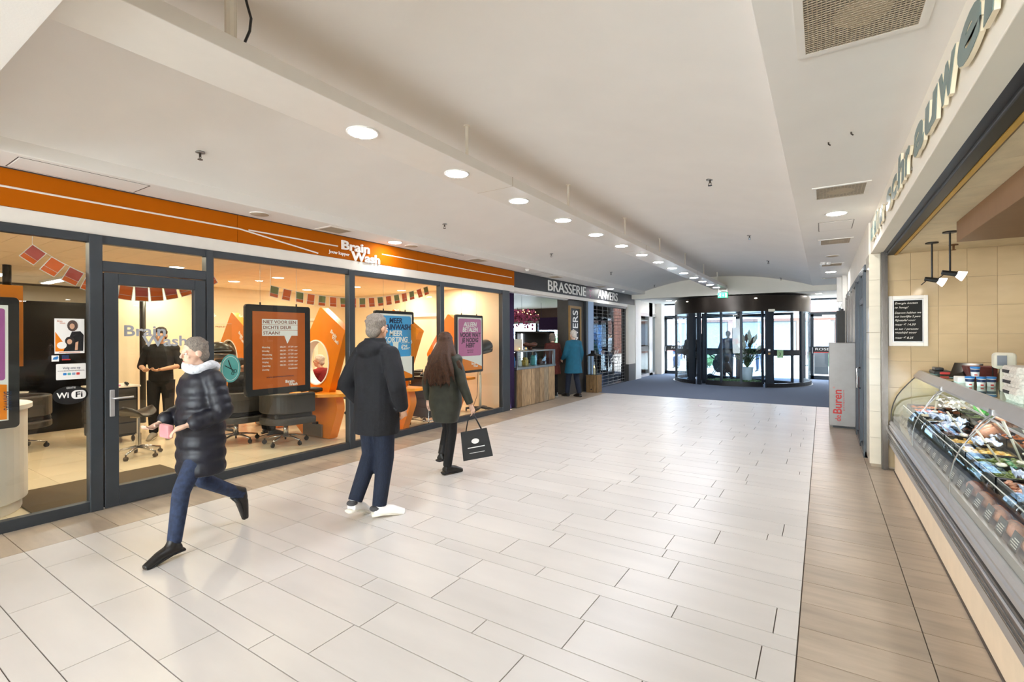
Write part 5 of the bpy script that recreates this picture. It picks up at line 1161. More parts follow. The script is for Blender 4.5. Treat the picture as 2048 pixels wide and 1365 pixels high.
obj('blossoms', fb, 'flower', t, kind='stuff'); obj('branches', br, 'hair_dark', t, kind='stuff'); obj('fairy_lights', lb_, 'fairy', t, kind='stuff')
obj('hanging_cord', B().tube([(-6.9, 11.2, 2.25), (-6.9, 11.2, 2.95)], .004, 4), 'black', t)
t = thing('flower_vase', 'tall vase with a bunch of pink flowers at the left end of the brasserie counter', 'flowers', (-6.7, 10.0, 1.0)); fb = B()
for i in range(90): a = rg.uniform(0, 2*PI); r_ = rg.uniform(0, .19); fb.ell((-6.7+r_*math.cos(a), 10.0+r_*math.sin(a), 1.80+rg.uniform(-.08, .16)), rg.uniform(.02, .035), 6, 4)
obj('vase', B().lathe([(.07, 0), (.09, .3), (.10, 1.3), (.07, 1.62), (.09, 1.70)], (-6.7, 10.0), 20), 'lamp_shade', t, smooth=True); obj('blossoms', fb, 'flower', t, kind='stuff')
# table, shades in the brasserie
for k, (x, yy) in enumerate(((-9.9, 18.3), (-8.2, 15.5))):
    t = thing('cafe_table', ('small dark table by the brasserie window', 'small dark table behind the roller grille')[k], 'table', (x, yy, 0)); obj('table_top', B().cyl((x, yy), .38, .72, .75, 28), 'brown_wall', t); obj('table_leg', B().cyl((x, yy), .04, .02, .72, 12).cyl((x, yy), .25, 0, .02, 24), 'black', t)
for k, (x, yy, z, r_) in enumerate(((-6.6, 15.9, 2.0, .20), (-6.75, 15.3, 1.85, .10), (-6.4, 13.9, 1.72, .10))):
    t = thing('pendant_lamp', ('large pale drum shade behind the roller grille', 'small pale drum shade next to the large one behind the grille', 'pale drum shade at the left side of the roller grille')[k], 'lamp', (x, yy, z)); obj('shade', B().lathe([(r_, z), (r_*.96, z+r_*1.3), (r_*.94, z+r_*1.3), (r_*.98, z)], (x, yy), 28), 'lamp_shade', t, smooth=True); obj('cord', B().tube([(x, yy, z+r_), (x, yy, 2.95)], .005, 5), 'black', t)
for k, (x, yy) in enumerate(((-7.5, 10.5), (-8.5, 12.5), (-10.5, 14.5), (-8, 17.5), (-12, 18))): downlight(x, yy, 2.95, W_BRAS, ('downlight above the brasserie counter', 'downlight above the lit cabinet in the brasserie', 'downlight deep in the middle of the brasserie', 'downlight above the grille-side table', 'downlight above the window seats of the brasserie')[k], 'brasserie ceiling downlights', r=.06)
t = thing('lit_display_cabinet', 'dark-framed lit cabinet behind the waiting people in the brasserie', 'cabinet', (-8.3, 14.0, 0)); obj('cabinet_frame', B().box(-8.9, -8.82, 14.0, 14.3, 0, 1.78).box(-7.6, -7.52, 14.0, 14.3, 0, 1.78).box(-8.9, -7.52, 14.0, 14.3, 1.72, 1.78).box(-8.9, -7.52, 14.25, 14.3, 0, 1.78), 'black', t); obj('light_strip', B().box(-8.78, -8.74, 14.2, 14.24, .8, 1.7).box(-7.7, -7.66, 14.2, 14.24, .8, 1.7), 'lamp_cool', t)
for z in (.5, .9, 1.3): obj('shelf', B().box(-8.82, -7.6, 14.02, 14.25, z, z+.02), 'glass_case', t)
obj('purple_panel', B().box(-9.6, -8.4, 16.9, 16.94, 1.85, 2.35).tube([(-9.5, 16.92, 2.3), (-9.5, 16.92, 2.96)], .006, 5).tube([(-8.5, 16.92, 2.3), (-8.5, 16.92, 2.96)], .006, 5), 'curtain', label='plum coloured panel hanging high in the brasserie', cat='panel'); 
t = thing('window_plume_decals', 'white branch pattern in the brasserie window', 'decal', (-11, 20.66, 1.0)); pb = B(); rg = random.Random(2)
for i in range(150):
    x = rg.uniform(-13.6, -8.4); z = rg.uniform(1.0, 2.25); a = rg.uniform(0, PI); pb.tube([(x, 20.655, z), (x+.12*math.cos(a), 20.655, z+.12*math.sin(a)), (x+.22*math.cos(a+.5), 20.655, z+.2*math.sin(a+.5))], .008, 3)
obj('print', pb, 'letter_white', t, kind='stuff')
# crate with lantern
t = thing('wooden_crate', 'square rustic crate of upright boards under the lantern by the brasserie pillar', 'crate', (-5.56, 12.96, 0))
for i in range(3): obj('plank', B().box(-5.715+.107*i, -5.715+.107*i+.100, 12.80, 12.82, 0, .48), 'wood_crate', t, bev=.002, seg=1)
for i in range(3): obj('plank', B().box(-5.395, -5.375, 12.82+.107*i, 12.82+.107*i+.100, 0, .48), 'wood_crate', t, bev=.002, seg=1)
obj('crate_core', B().box(-5.71, -5.396, 12.821, 13.13, 0, .47), 'hair_dark', t); obj('crate_lid', B().box(-5.72, -5.37, 12.79, 13.15, .48, .50), 'wood_crate', t)
obj('knot_hole', B().cyl((0, 0), .022, 0, .003, 14).xf(frame((-5.56, 12.799, .09), *FY)), 'black', t)
t = thing('glass_lantern', 'tall steel and glass lantern with a burning candle on the wooden crate', 'lantern', (-5.55, 12.95, .50)); lf = B()
for x in (-5.69, -5.41):
    for yy in (12.81, 13.09): lf.box(x-.011, x+.011, yy-.011, yy+.011, .50, 1.06)
lf.box(-5.70, -5.40, 12.80, 13.10, .50, .515)
for a in ((12.80, 12.815), (13.085, 13.10)): lf.box(-5.70, -5.40, a[0], a[1], 1.045, 1.065)
for a in ((-5.70, -5.685), (-5.415, -5.40)): lf.box(a[0], a[1], 12.80, 13.10, 1.045, 1.065)
obj('lantern_frame', lf, 'alu_dark', t); obj('lantern_roof', B().rings([[(-5.70, 12.80, 1.065), (-5.40, 12.80, 1.065), (-5.40, 13.10, 1.065), (-5.70, 13.10, 1.065)], [(-5.62, 12.88, 1.12), (-5.48, 12.88, 1.12), (-5.48, 13.02, 1.12), (-5.62, 13.02, 1.12)]]).box(-5.61, -5.49, 12.89, 13.01, 1.12, 1.20), 'black', t)
obj('lantern_pane', B().box(-5.685, -5.415, 12.806, 12.809, .515, 1.045).box(-5.403, -5.406, 12.815, 13.085, .515, 1.045), 'glass', t)
cn = thing('pillar_candle', 'cream pillar candle burning inside the lantern', 'candle', (-5.52, 12.93, .516)); obj('wax', B().cyl((-5.52, 12.93), .032, .516, .70, 16), 'wax', cn, smooth=False); obj('flame', B().lathe([(.002, .705), (.012, .722), (.009, .74), (.001, .762)], (-5.52, 12.93), 10), 'flame', cn, smooth=True)
t = thing('cup_decal', 'white line drawing of a coffee cup stuck on the grille window', 'decal', (-5.84, 15.3, .7)); cb = B(); X0 = -5.845
cb.tube([(X0, 15.25, .95), (X0, 15.35, .72), (X0, 15.65, .68), (X0, 15.85, .9), (X0, 15.25, .95)], .016, 5).tube([(X0, 15.25, .9), (X0, 15.05, .85), (X0, 15.1, .76), (X0, 15.33, .78)], .014, 5).tube([(X0, 15.4, 1.02), (X0, 15.5, 1.12), (X0, 15.65, 1.03), (X0, 15.75, 1.14)], .014, 5)
obj('drawing', cb, 'letter_white', t)
# ================================================================ grey cabinet, signage on it
t = thing('grey_cabinet', 'tall grey metal cabinet with red upright lettering standing against the right-hand shopfront', 'cabinet', (.305, 10.4, 0))
obj('cabinet_body', B().box(.095, .515, 10.2, 10.62, .035, 1.49), 'cabinet_grey', t, bev=.006); obj('cabinet_foot', B().box(.15, .50, 10.22, 10.6, 0, .035), 'black', t)
text('de', .085, 'logo_red', t, (.265, 10.198, .12), ((0, 0, 1), (-1, 0, 0)), width=.105, ext=.001, off=.01); text('Buren', .125, 'logo_red', t, (.275, 10.198, .25), ((0, 0, 1), (-1, 0, 0)), width=.42, ext=.001, off=.03)
text('projecten', .022, 'logo_red', t, (.315, 10.198, .31), ((0, 0, 1), (-1, 0, 0)), width=.36, ext=.001); text('®', .03, 'logo_red', t, (.18, 10.198, .69), ((0, 0, 1), (-1, 0, 0)), ext=.001)
t = thing('dark_totem', 'slim dark grey box column standing behind the grey cabinet', 'column', (.3, 12.1, 0)); obj('totem_body', B().box(.25, .39, 12.0, 12.25, 0, 2.13), 'charcoal', t, bev=.006); obj('totem_cap', B().cyl((.34, 12.1), .03, 2.13, 2.17, 10), 'black', t)
# ================================================================ revolving door
cx, cy_, RR = -2.46, 18.57, 2.12
rd = st('door_2', B().lathe([(RR-.06, 2.36), (RR+.03, 2.36), (RR+.03, 2.84), (RR-.06, 2.84)], (cx, cy_), 64), 'bronze', smooth=False)
for p in rd.data.polygons: p.use_smooth = True
md = rd.modifiers.new('e', 'EDGE_SPLIT')
obj('drum_roof', B().cyl((cx, cy_), RR+.02, 2.80, 2.86, 64), 'bronze', rd)
obj('drum_ceiling', B().cyl((cx, cy_), RR-.05, 2.38, 2.42, 64), 'black', rd)
def arc(a0, a1, z0, z1, r, th, n=16):
    b = B(); rs = []
    for i in range(n+1):
        a = R(a0+(a1-a0)*i/n); c_, s_ = math.cos(a), math.sin(a)
        rs.append([(cx+q*c_, cy_+q*s_, z) for q, z in ((r, z0), (r+th, z0), (r+th, z1), (r, z1))])
    return b.rings(rs)
A0 = -90
obj('base_ring', arc(-205, -122, .0, .13, RR-.05, .09, 20), 'black', rd); obj('base_ring', arc(-62, 25, .0, .13, RR-.05, .09, 20), 'black', rd)
obj('steel_skirt', arc(-205, -122, .0, .012, RR+.03, .05, 20).add(arc(-62, 25, 0, .012, RR+.03, .05, 20).v, arc(-62, 25, 0, .012, RR+.03, .05, 20).f), 'steel', rd)
obj('curved_pane', arc(-205, -124, .13, 2.36, RR-.01, .012, 24), 'glass_door', rd); obj('curved_pane', arc(-60, 25, .13, 2.36, RR-.01, .012, 24), 'glass_door', rd)
for a, hw in ((-205, 1.6), (-160, 1.0), (-125.5, 3.2), (-117, 1.6), (-59, 3.2), (-26, 1.3), (25, 1.6)):
    obj('door_post', arc(a-hw, a+hw, .0, 2.36, RR-.05, .08, 3), 'door_frame', rd, bev=.004)
# turning inner part: showcase with curved front plus wings
r2 = RR-.14
iw = obj('showcase_floor', arc(-113, -63, 0, .16, r2-.75, .75, 16), 'black', rd)
obj('showcase_pane', arc(-113, -63, .16, 2.34, r2-.01, .012, 16), 'glass_door', rd)
for a in (-113, -98, -81, -63): obj('showcase_post', arc(a-.9, a+.9, .1, 2.36, r2-.05, .06, 2), 'door_frame', rd)
for a in (-113, -63):
    c_, s_ = math.cos(R(a)), math.sin(R(a)); c2, s2 = math.cos(R(a)), math.sin(R(a))
    b = B().tube([(cx+r2*c_, cy_+r2*s_, 1.2), (cx+.5*c_, cy_+.5*s_, 1.2)], .004, 4)
for a in (-28, 62, 152, 242):
    c_, s_ = math.cos(R(a)), math.sin(R(a)); f_ = ((c_, s_, 0), (0, 0, 1))
    wf = obj('wing_frame', hole_panel([(0.05, .03), (1.9, .03), (1.9, 2.34), (.05, 2.34)], [(.12, .14), (1.83, .14), (1.83, 2.26), (.12, 2.26)], (cx, cy_, 0), f_, .05), 'door_frame', rd)
    obj('wing_pane', shape([(.12, .14), (1.83, .14), (1.83, 2.26), (.12, 2.26)], (cx, cy_, 0), f_, -.003, .003), 'glass_door', wf)
    obj('wing_band', shape([(.12, .98), (1.83, .98), (1.83, 1.14), (.12, 1.14)], (cx, cy_, 0), f_, -.005, .005), 'black', wf)
obj('centre_column', B().cyl((cx, cy_), .06, 0, 2.38, 16), 'door_frame', rd, smooth=True)
for a in (-150, -130): pass
obj('door_band', arc(-158, -128, .98, 1.15, RR-.002, .006, 10), 'black', rd); obj('door_band', arc(-56, -28, .98, 1.15, RR-.002, .006, 10), 'black', rd)
t = thing('green_notice', 'pale green notice with the number 3 on the right pane of the revolving door', 'notice', (-1.24, 16.82, .9))
a = R(-53); nn_ = Vector((math.cos(a), math.sin(a), 0)); tg = Vector((-math.sin(a), math.cos(a), 0)); o_ = Vector((cx, cy_, 0))+nn_*(RR+.012)
obj('sheet', shape([(0, 0), (.20, 0), (.20, .24), (0, .24)], o_+Vector((0, 0, .92)), (tuple(tg), (0, 0, 1)), 0, .002), 'flag_green_pale' if False else 'sticker_green' if 'sticker_green' in MATS else mat('sticker_green', 'a9cf9c', .6, var=0), t)
text('3', .09, 'black', t, o_+tg*.065+nn_*.003+Vector((0, 0, .99)), (tuple(tg), (0, 0, 1)), ext=.001, off=.02)
for k, (aa, z) in enumerate(((-60, 1.16), (-60, 1.05))):
    a = R(aa); p = Vector((cx, cy_, 0))+Vector((math.cos(a), math.sin(a), 0))*(RR+.05)
    obj('push_button', B().box(p.x-.03, p.x+.03, p.y-.01, p.y+.02, z-.03, z+.03), 'white' if k == 0 else 'brass_frame', rd)
obj('drum_sensor', B().box(-1.40, -1.22, 16.70, 16.76, 2.34, 2.42), 'device_beige', rd, bev=.01)
for a, in ((-130,), (-70,)):
    a = R(a); p = (cx+(RR+.03)*math.cos(a), cy_+(RR+.03)*math.sin(a)); obj('drum_light', B().cyl(p, .035, 2.75, 2.77, 12), 'lamp_white', rd)
t = thing('hanging_notice', 'grey and red notice board hanging on the centre column of the revolving door', 'notice', (cx-.2, cy_-.12, 1.3)); obj('board', B().box(cx-.22, cx+.14, cy_-.12, cy_-.10, 1.28, 1.88), 'cabinet_grey', t); obj('red_field', B().box(cx-.20, cx+.12, cy_-.123, cy_-.12, 1.30, 1.50), 'logo_red', t)
# plant in the showcase
px_, py_ = -2.03, 17.05
t = thing('potted_grasses', 'white conical pot of dried pampas grass and leaves in the revolving door showcase', 'plant', (px_, py_, .17), 0)
obj('pot', B().lathe([(.13, .17), (.135, .18), (.185, .60), (.175, .60), (.16, .58), (.005, .57)], (px_, py_), 28), 'pot_white', t, smooth=True)
rg = random.Random(12); lf = B(); pa = B(); pd = B(); stm = B()
for i in range(80):
    a = rg.uniform(0, 2*PI); r_ = rg.uniform(.12, .50); h_ = rg.uniform(.85, 1.40); e = Vector((px_+r_*math.cos(a), py_+r_*math.sin(a)*.7, h_)); s0 = Vector((px_, py_, .58)); m1 = s0.lerp(e, .5)+Vector((0, 0, .08))
    stm.tube([s0, m1, e], .005, 4)
    for q in range(7):
        p = (s0.lerp(m1, .45+.55*q/3) if q < 3 else m1.lerp(e, (q-3)/3)); a2 = rg.uniform(0, 2*PI); d = Vector((math.cos(a2), math.sin(a2), .4))*.085; sd = Vector((-math.sin(a2), math.cos(a2), 0))*.022
        lf.add([p, p+d*.5+sd, p+d, p+d*.5-sd], [(0, 1, 2, 3)])
for i in range(16):
    a = rg.uniform(0, 2*PI); r_ = rg.uniform(.05, .50); h_ = rg.uniform(1.35, 1.78)-r_*.5; e = Vector((px_+r_*math.cos(a), py_+r_*math.sin(a)*.7, h_)); s0 = Vector((px_, py_, .58)); m1 = s0.lerp(e, .55)+Vector((0, 0, .1)); stm.tube([s0, m1, e], .004, 4)
    (pd if i % 4 == 0 else pa).tube([m1.lerp(e, .4), m1.lerp(e, .7), e, e+(e-m1)*.25], [.012, .050, .046, .006], 8)
obj('stems', stm, 'leaf', t, kind='stuff'); obj('leaves', lf, 'leaf', t, kind='stuff'); obj('plumes', pa, 'pampas', t, kind='stuff'); obj('dark_plumes', pd, 'pampas_dark', t, kind='stuff')
mo = B()
for i in range(150):
    a = R(rg.uniform(-112, -64)); q = rg.uniform(r2-.7, r2-.06); mo.ell((cx+q*math.cos(a), cy_+q*math.sin(a), .165), (rg.uniform(.03, .06), rg.uniform(.03, .06), .035), 7, 4)
obj('moss', mo, 'leaf', label='green moss and fern bed on the floor of the revolving showcase', cat='moss', kind='stuff')
# buggy
t = thing('baby_buggy', 'black baby buggy pushed through the revolving door', 'buggy', (-3.12, 18.0, .01), R(-75), None, local=True)
obj('buggy_hood', B().ell((0, .18, .78), (.22, .24, .20), 18, 12), 'black_cloth', t, smooth=True); obj('buggy_seat', B().loft([(0, .25, .32, .16, .24), (0, .22, .42, .20, .30), (0, .15, .62, .21, .28), (0, .12, .74, .20, .22)], 20), 'black_cloth', t, smooth=True)
obj('buggy_frame', B().tube([(-.22, -.32, 1.02), (-.22, 0, .72), (-.22, .50, .16)], .014, 8).tube([(.22, -.32, 1.02), (.22, 0, .72), (.22, .50, .16)], .014, 8).tube([(-.22, .1, .6), (-.24, -.18, .14)], .014, 8).tube([(.22, .1, .6), (.24, -.18, .14)], .014, 8).tube([(-.22, -.32, 1.02), (.22, -.32, 1.02)], .018, 8), 'alu_dark', t, smooth=True)
for sx, sy, r_ in ((-.24, -.18, .13), (.24, -.18, .13), (-.2, .50, .09), (.2, .50, .09)): obj('wheel', B().tube([(sx-.018, sy, r_), (sx+.018, sy, r_)], r_, 20), 'black', t)
# ================================================================ outside
st('ground_outside', B().box(-45, 35, 20.8, 60, -.15, -.02), 'pavement')
def building(name, label, x0, x1, y0, z1, m, wins, wm='far_white', rows=3, z_first=3.9, gap=3.1):
    t = thing('brick_building' if m == 'brick' else 'pale_building', label, 'building', ((x0+x1)/2, y0+4, 0))
    obj('wall', B().box(x0, x1, y0, y0+8, -.02, z1), m, t)
    n = wins; w_ = (x1-x0)/n
    for r_ in range(rows):
        for i in range(n):
            a = x0+w_*(i+.2); z = z_first+gap*r_
            f = obj('window', B().box(a, a+w_*.6, y0-.06, y0+.02, z, z+1.5), wm, t); obj('pane', B().box(a+.08, a+w_*.6-.08, y0-.08, y0-.05, z+.08, z+1.42), 'far_glass', f)
    obj('shop_band', B().box(x0, x1, y0-.7, y0, 2.9, 3.25), 'far_white', t)
    for i in range(n):
        a = x0+w_*(i+.08); f = obj('shop_window', B().box(a, a+w_*.84, y0-.05, y0+.02, .3, 2.7), 'alu_dark', t); obj('pane', B().box(a+.08, a+w_*.84-.08, y0-.07, y0-.04, .4, 2.6), 'far_glass', f)
    return t
building('b', 'red brick building with white windows across the square, behind the revolving door', -9.0, 3.5, 44, 13, 'brick', 5)
building('b', 'pale building across the square, seen through the left entrance door', -24, -9.2, 46, 11, 'far_white', 6, 'brick')
building('b', 'lower brick building seen above the right entrance door', 3.7, 20, 40, 9, 'brick', 6, rows=2)
for k, (x, yy, r_, h_) in enumerate(((-10.5, 23.2, 1.0, 1.5), (-12.8, 23.6, 1.1, 1.8), (.75, 24.9, .8, 1.1), (-7.9, 23.6, .7, .9), (-8.7, 23.1, .9, 1.3), (-5.1, 26, .7, .8))):
    rg = random.Random(k); b = B()
    for i in range(260):
        a = rg.uniform(0, 2*PI); u = rg.uniform(-1, 1); q = math.sqrt(1-u*u)*rg.uniform(.7, 1); p = Vector((x+r_*q*math.cos(a), yy+r_*q*math.sin(a), h_*.52+h_*.5*u)); 
        d = Vector((rg.uniform(-1, 1), rg.uniform(-1, 1), rg.uniform(-.5, 1))).normalized()*.14; s_ = d.cross(Vector((0, 0, 1)))*.35; b.add([p-d, p+s_, p+d, p-s_], [(0, 1, 2, 3)])
    b.ell((x, yy, h_*.5), (r_*.8, r_*.8, h_*.45), 12, 8)
    obj('shrub', b, 'leaf_outside', label=('leafy shrub outside the brasserie window, middle one', 'leafy shrub outside the brasserie window, leftmost', 'green shrub outside the right entrance door', 'green shrub outside left of the entrance, nearest the bench', 'leafy shrub outside the brasserie window, rightmost', 'low shrub outside the left entrance door')[k], cat='shrub')
t = thing('stone_bench', 'low pale bench outside with a seated person in jeans', 'bench', (-6.0, 24.7, 0)); obj('bench_seat', B().box(-7.0, -5.2, 24.45, 24.95, .36, .44), 'pavement', t, bev=.01); obj('bench_leg', B().box(-6.8, -6.6, 24.5, 24.9, -.02, .36), 'pavement', t); obj('bench_leg', B().box(-5.6, -5.4, 24.5, 24.9, -.02, .36), 'pavement', t)
t = thing('pavement_sign', 'dark pavement board standing outside the right entrance door', 'sign', (-.05, 23.6, 0)); obj('board', B().add([(-.3, 23.4, 0), (.2, 23.4, 0), (.2, 23.65, 1.0), (-.3, 23.65, 1.0), (-.3, 23.44, 0), (.2, 23.44, 0), (.2, 23.69, 1.0), (-.3, 23.69, 1.0)], [(0, 1, 2, 3), (7, 6, 5, 4), (0, 4, 5, 1), (1, 5, 6, 2), (2, 6, 7, 3), (3, 7, 4, 0)]), 'black', t); obj('back_board', B().box(-.3, .2, 23.9, 23.93, -.02, .95), 'black', t)
# ================================================================ deli display counter
t = thing('refrigerated_counter', 'long deli counter with curved glass, grey bumper rails and cream base along the right side', 'display counter', (1.2, 3.2, 0))
YA, YB = -2.0, 7.37
obj('base_panel', B().box(.718, 1.9, YA, 7.30, 0, .31), 'deli_base', t); obj('floor_seal', B().box(.71, .72, YA, 7.30, 0, .012), 'grout', t)
obj('kick_strip', B().box(.674, 1.9, YA, YB, .305, .385), 'alu', t, bev=.003)
rl = obj('bumper_rail', B().box(.660, .73, YA, YB, .385, .50), 'alu_dark', t, bev=.004); 
obj('rail_rib', B().box(.656, .661, YA, YB, .405, .410).box(.656, .661, YA, YB, .436, .440), 'steel', rl); obj('rail_rib', B().tube([(.661, YA, .480), (.661, YB, .480)], .009, 10), 'chrome', rl)
obj('front_rail', B().prism([(.72, .50), (.676, .50), (.668, .512), (.668, .540), (.676, .555), (.672, .575), (.680, .60), (.695, .608), (.74, .61), (.74, .50)], 'y', YA, YB), 'alu', t)
prof = [(.692, .60), (.690, .66), (.695, .73), (.712, .81), (.745, .90), (.79, .975), (.845, 1.05), (.885, 1.10), (.915, 1.135)]
joints = [-2.0, -.45, 1.1, 2.62, 4.20, 5.77, 7.32]
for a, b_ in zip(joints, joints[1:]):
    q = B(); q.v = [(x, yy, z) for yy in (a+.006, b_-.006) for x, z in prof]; n = len(prof); q.f = [(i, i+1, n+i+1, n+i) for i in range(n-1)]
    obj('glass_pane', q, 'glass_case', t, smooth=True)
for a in joints[1:-1]:
    obj('glass_joint', B().tube([(x+.004, a, z) for x, z in prof], .0045, 6), 'steel', t)
    obj('hinge_arm', B().tube([(.915, a+.04, 1.14), (.86, a+.04, 1.08), (.80, a+.04, .98)], [.016, .012, .008], 8, flat=.5).box(.898, .93, a+.005, a+.075, 1.13, 1.165), 'steel', t)
obj('end_glass', B().prism([(x, z) for x, z in prof]+[(1.35, 1.17), (1.35, .60)], 'y', 7.335, 7.345), 'glass_case', t)
obj('end_edge', B().tube([(x, 7.34, z) for x, z in prof], .006, 6), 'charcoal', t)
obj('top_rail', B().prism([(.905, 1.135), (.93, 1.135), (.975, 1.19), (.975, 1.216), (.955, 1.216), (.903, 1.155)], 'y', YA, YB), 'alu', t)
obj('counter_shelf', B().box(.976, 1.42, YA, YB, 1.205, 1.215), 'glass_shelf' if 'glass_shelf' in MATS else glassm('glass_shelf', (.55, .68, .62), refl=1.2), t)
obj('shelf_support', B().box(1.40, 1.46, YA, YB, .60, 1.20), 'alu', t)
obj('light_strip', B().box(.985, 1.02, YA+.1, 7.2, 1.165, 1.178), 'lamp_cool', t)
for yy in (-.5, 1.4, 3.3, 5.2, 6.7): lamp('case_lamp', (1.02, yy, 1.16), W_CASE, (1, .95, .88), .06, sy=1.6, rot=(0, R(-8), 0))
obj('well', B().box(.73, 1.40, YA, 7.33, .60, .655), 'deck_steel', t)
obj('front_sill', B().box(.70, .78, YA, 7.33, .61, .66), 'alu', t)
obj('inner_glass', B().box(.800, .804, YA, 7.30, .66, .80), 'glass_case', t); obj('inner_glass_edge', B().box(.799, .805, YA, 7.30, .80, .804), 'letter_white', t)
obj('rear_shelf', B().box(1.10, 1.40, YA, 7.33, .975, .985), 'glass_case', t); obj('rear_shelf_edge', B().box(1.092, 1.10, YA, 7.33, .972, .988), 'alu', t)
obj('tray_rack', B().box(.83, 1.39, YA, 7.30, .72, .735), 'deck_steel', t)
# trays with food; each tray lies in the counter
rg = random.Random(21)
FOOD = [('food_orange', 'orange-red'), ('food_white', 'pale creamy'), ('food_brown', 'dark brown'), ('food_yellow', 'golden yellow'), ('food_green', 'green leafy'), ('ham', 'pinkish meat')]
def lumps(x0, x1, y0, y1, z, n, sz, seed):
    r_ = random.Random(seed); b = B()
    b.box(x0, x1, y0, y1, z-.02, z+.003)
    for _ in range(n):
        b.ell((r_.uniform(x0+.02, x1-.02), r_.uniform(y0+.02, y1-.02), z+r_.uniform(0, .022)), (sz*r_.uniform(.7, 1.4), sz*r_.uniform(.7, 1.4), sz*r_.uniform(.4, .8)), 6, 4, Matrix.Rotation(r_.uniform(0, 3), 3, 'Z'))
    return b
k = 0; nm = ['nearest', 'second', 'third', 'fourth', 'fifth', 'sixth', 'seventh', 'eighth', 'ninth', 'tenth', 'eleventh', 'twelfth', 'thirteenth']
y = 2.75
i = 0
while y < 7.0:
    h_ = .33
    for c_, (x0, x1) in enumerate(((.82, 1.085), (1.10, 1.375))):
        z0, z1 = .745+.05*c_, .835+.06*c_
        f = FOOD[(i*5+c_*3+i//2) % 6] if not (i < 2 and c_ == 0) else FOOD[(3, 0)[i]]
        t = thing('food_tray', 'black deli tray of %s food, %s from the camera in the %s row' % (f[1], nm[i], ('front', 'back')[c_]), 'tray', ((x0+x1)/2, y+h_/2, z0))
        fr_b = B().box(x0, x1, y, y+h_-.008, z0, z0+.006); q_ = .006
        fr_b.box(x0, x0+q_, y, y+h_-.008, z0, z1).box(x1-q_, x1, y, y+h_-.008, z0, z1).box(x0, x1, y, y+q_, z0, z1).box(x0, x1, y+h_-.008-q_, y+h_-.008, z0, z1)
        obj('tray_shell', fr_b, 'tray_black', t); obj('food', lumps(x0+.008, x1-.008, y+.008, y+h_-.018, z1-.03, 75, .017 if k % 3 else .012, k), f[0], t, kind='stuff')
        k += 1
    i += 1; y += h_+.012
# spoons, tongs, foil packs
rg = random.Random(5)
for i, (x, yy, a, ln, lb) in enumerate(((.90, 4.02, 2.2, .26, 'cream serving spoon upright in the orange tray, lowest in the picture'), (1.02, 4.15, 2.0, .30, 'cream serving spoon in the middle of the front trays'), (1.06, 3.86, 2.1, .30, 'cream spoon handle nearest the right edge of the picture'), (1.12, 4.45, 2.5, .26, 'pale scoop in the back tray row behind the middle spoon'), (.92, 5.05, 2.2, .22, 'cream spoon between the foil packs'), (1.18, 5.4, 2.3, .25, 'pale spoon in the back row below the green crate'), (.95, 6.4, 1.5, .22, 'white spoon lying at the far end of the case'))):
    z0 = .86; d = Vector((math.cos(a)*.55, -math.sin(a)*.25, .55)).normalized()*ln; p0 = Vector((x, yy, z0))
    t = thing('serving_spoon', lb, 'spoon', p0)
    obj('spoon_handle', B().tube([p0, p0+d*.5, p0+d], [.007, .008, .010], 8, flat=.5), 'spoon', t, smooth=True); obj('spoon_bowl', B().ell(p0+Vector((0, 0, .0)), (.026, .036, .012), 12, 8), 'spoon', t, smooth=True); obj('handle_ring', B().tube([p0+d*.60, p0+d*.62], .0108, 8), 'black', t)
for i, (x, yy, lb) in enumerate(((.96, 3.72, 'bluish shining foil pack in the second front tray'), (1.06, 3.78, 'bluish foil pack next to the spoon at the right edge'), (.98, 4.75, 'bluish foil strip beside the golden salad'), (.92, 5.45, 'bluish foil pack below the meats, nearer'), (1.0, 5.75, 'bluish foil pack below the meats, further'), (.92, 5.95, 'crumpled foil pack in the far section'), (1.12, 5.05, 'blue foil wrap in the back tray row'), (.90, 3.35, 'pale foil pack low in the right corner'))):
    b = B(); r_ = random.Random(i); n = 10; g = [(x-.07+.14*u/n, yy-.10+.20*v/n, .866+.010*r_.random()+.014*math.sin(u*1.1+v*.8+i)+.008*math.sin(v*2.1)) for u in range(n+1) for v in range(n+1)]
    b.add(g, [(u*(n+1)+v, (u+1)*(n+1)+v, (u+1)*(n+1)+v+1, u*(n+1)+v+1) for u in range(n) for v in range(n)])
    obj('foil_pack', b, 'foil', label=lb, cat='package', solid=.004, smooth=True)
for i, (x, yy, lb) in enumerate(((.765, 3.02, 'breaded pink ham half behind the lower glass, nearest the camera'), (.768, 3.25, 'breaded pink ham half behind the lower glass, second'), (.768, 3.50, 'pink ham piece behind the lower glass, third'), (.768, 3.76, 'pink ham piece behind the lower glass, fourth'), (.768, 4.0, 'pale meat piece behind the lower glass beside the orange tray'))):
    t = thing('ham', lb, 'meat', (.79, yy, .66)); obj('ham_body', B().ell((.778, yy, .700), (.036, .115, .040), 18, 10), 'ham', t, smooth=True); obj('ham_rind', B().ell((.786, yy+.012, .698), (.036, .115, .042), 14, 8), 'food_orange', t, smooth=True)
ORD = ['first', 'second', 'third', 'fourth', 'fifth', 'sixth', 'seventh', 'eighth', 'ninth', 'tenth', 'eleventh', 'twelfth', 'thirteenth', 'fourteenth', 'fifteenth', 'sixteenth', 'seventeenth', 'eighteenth', 'nineteenth', 'twentieth']
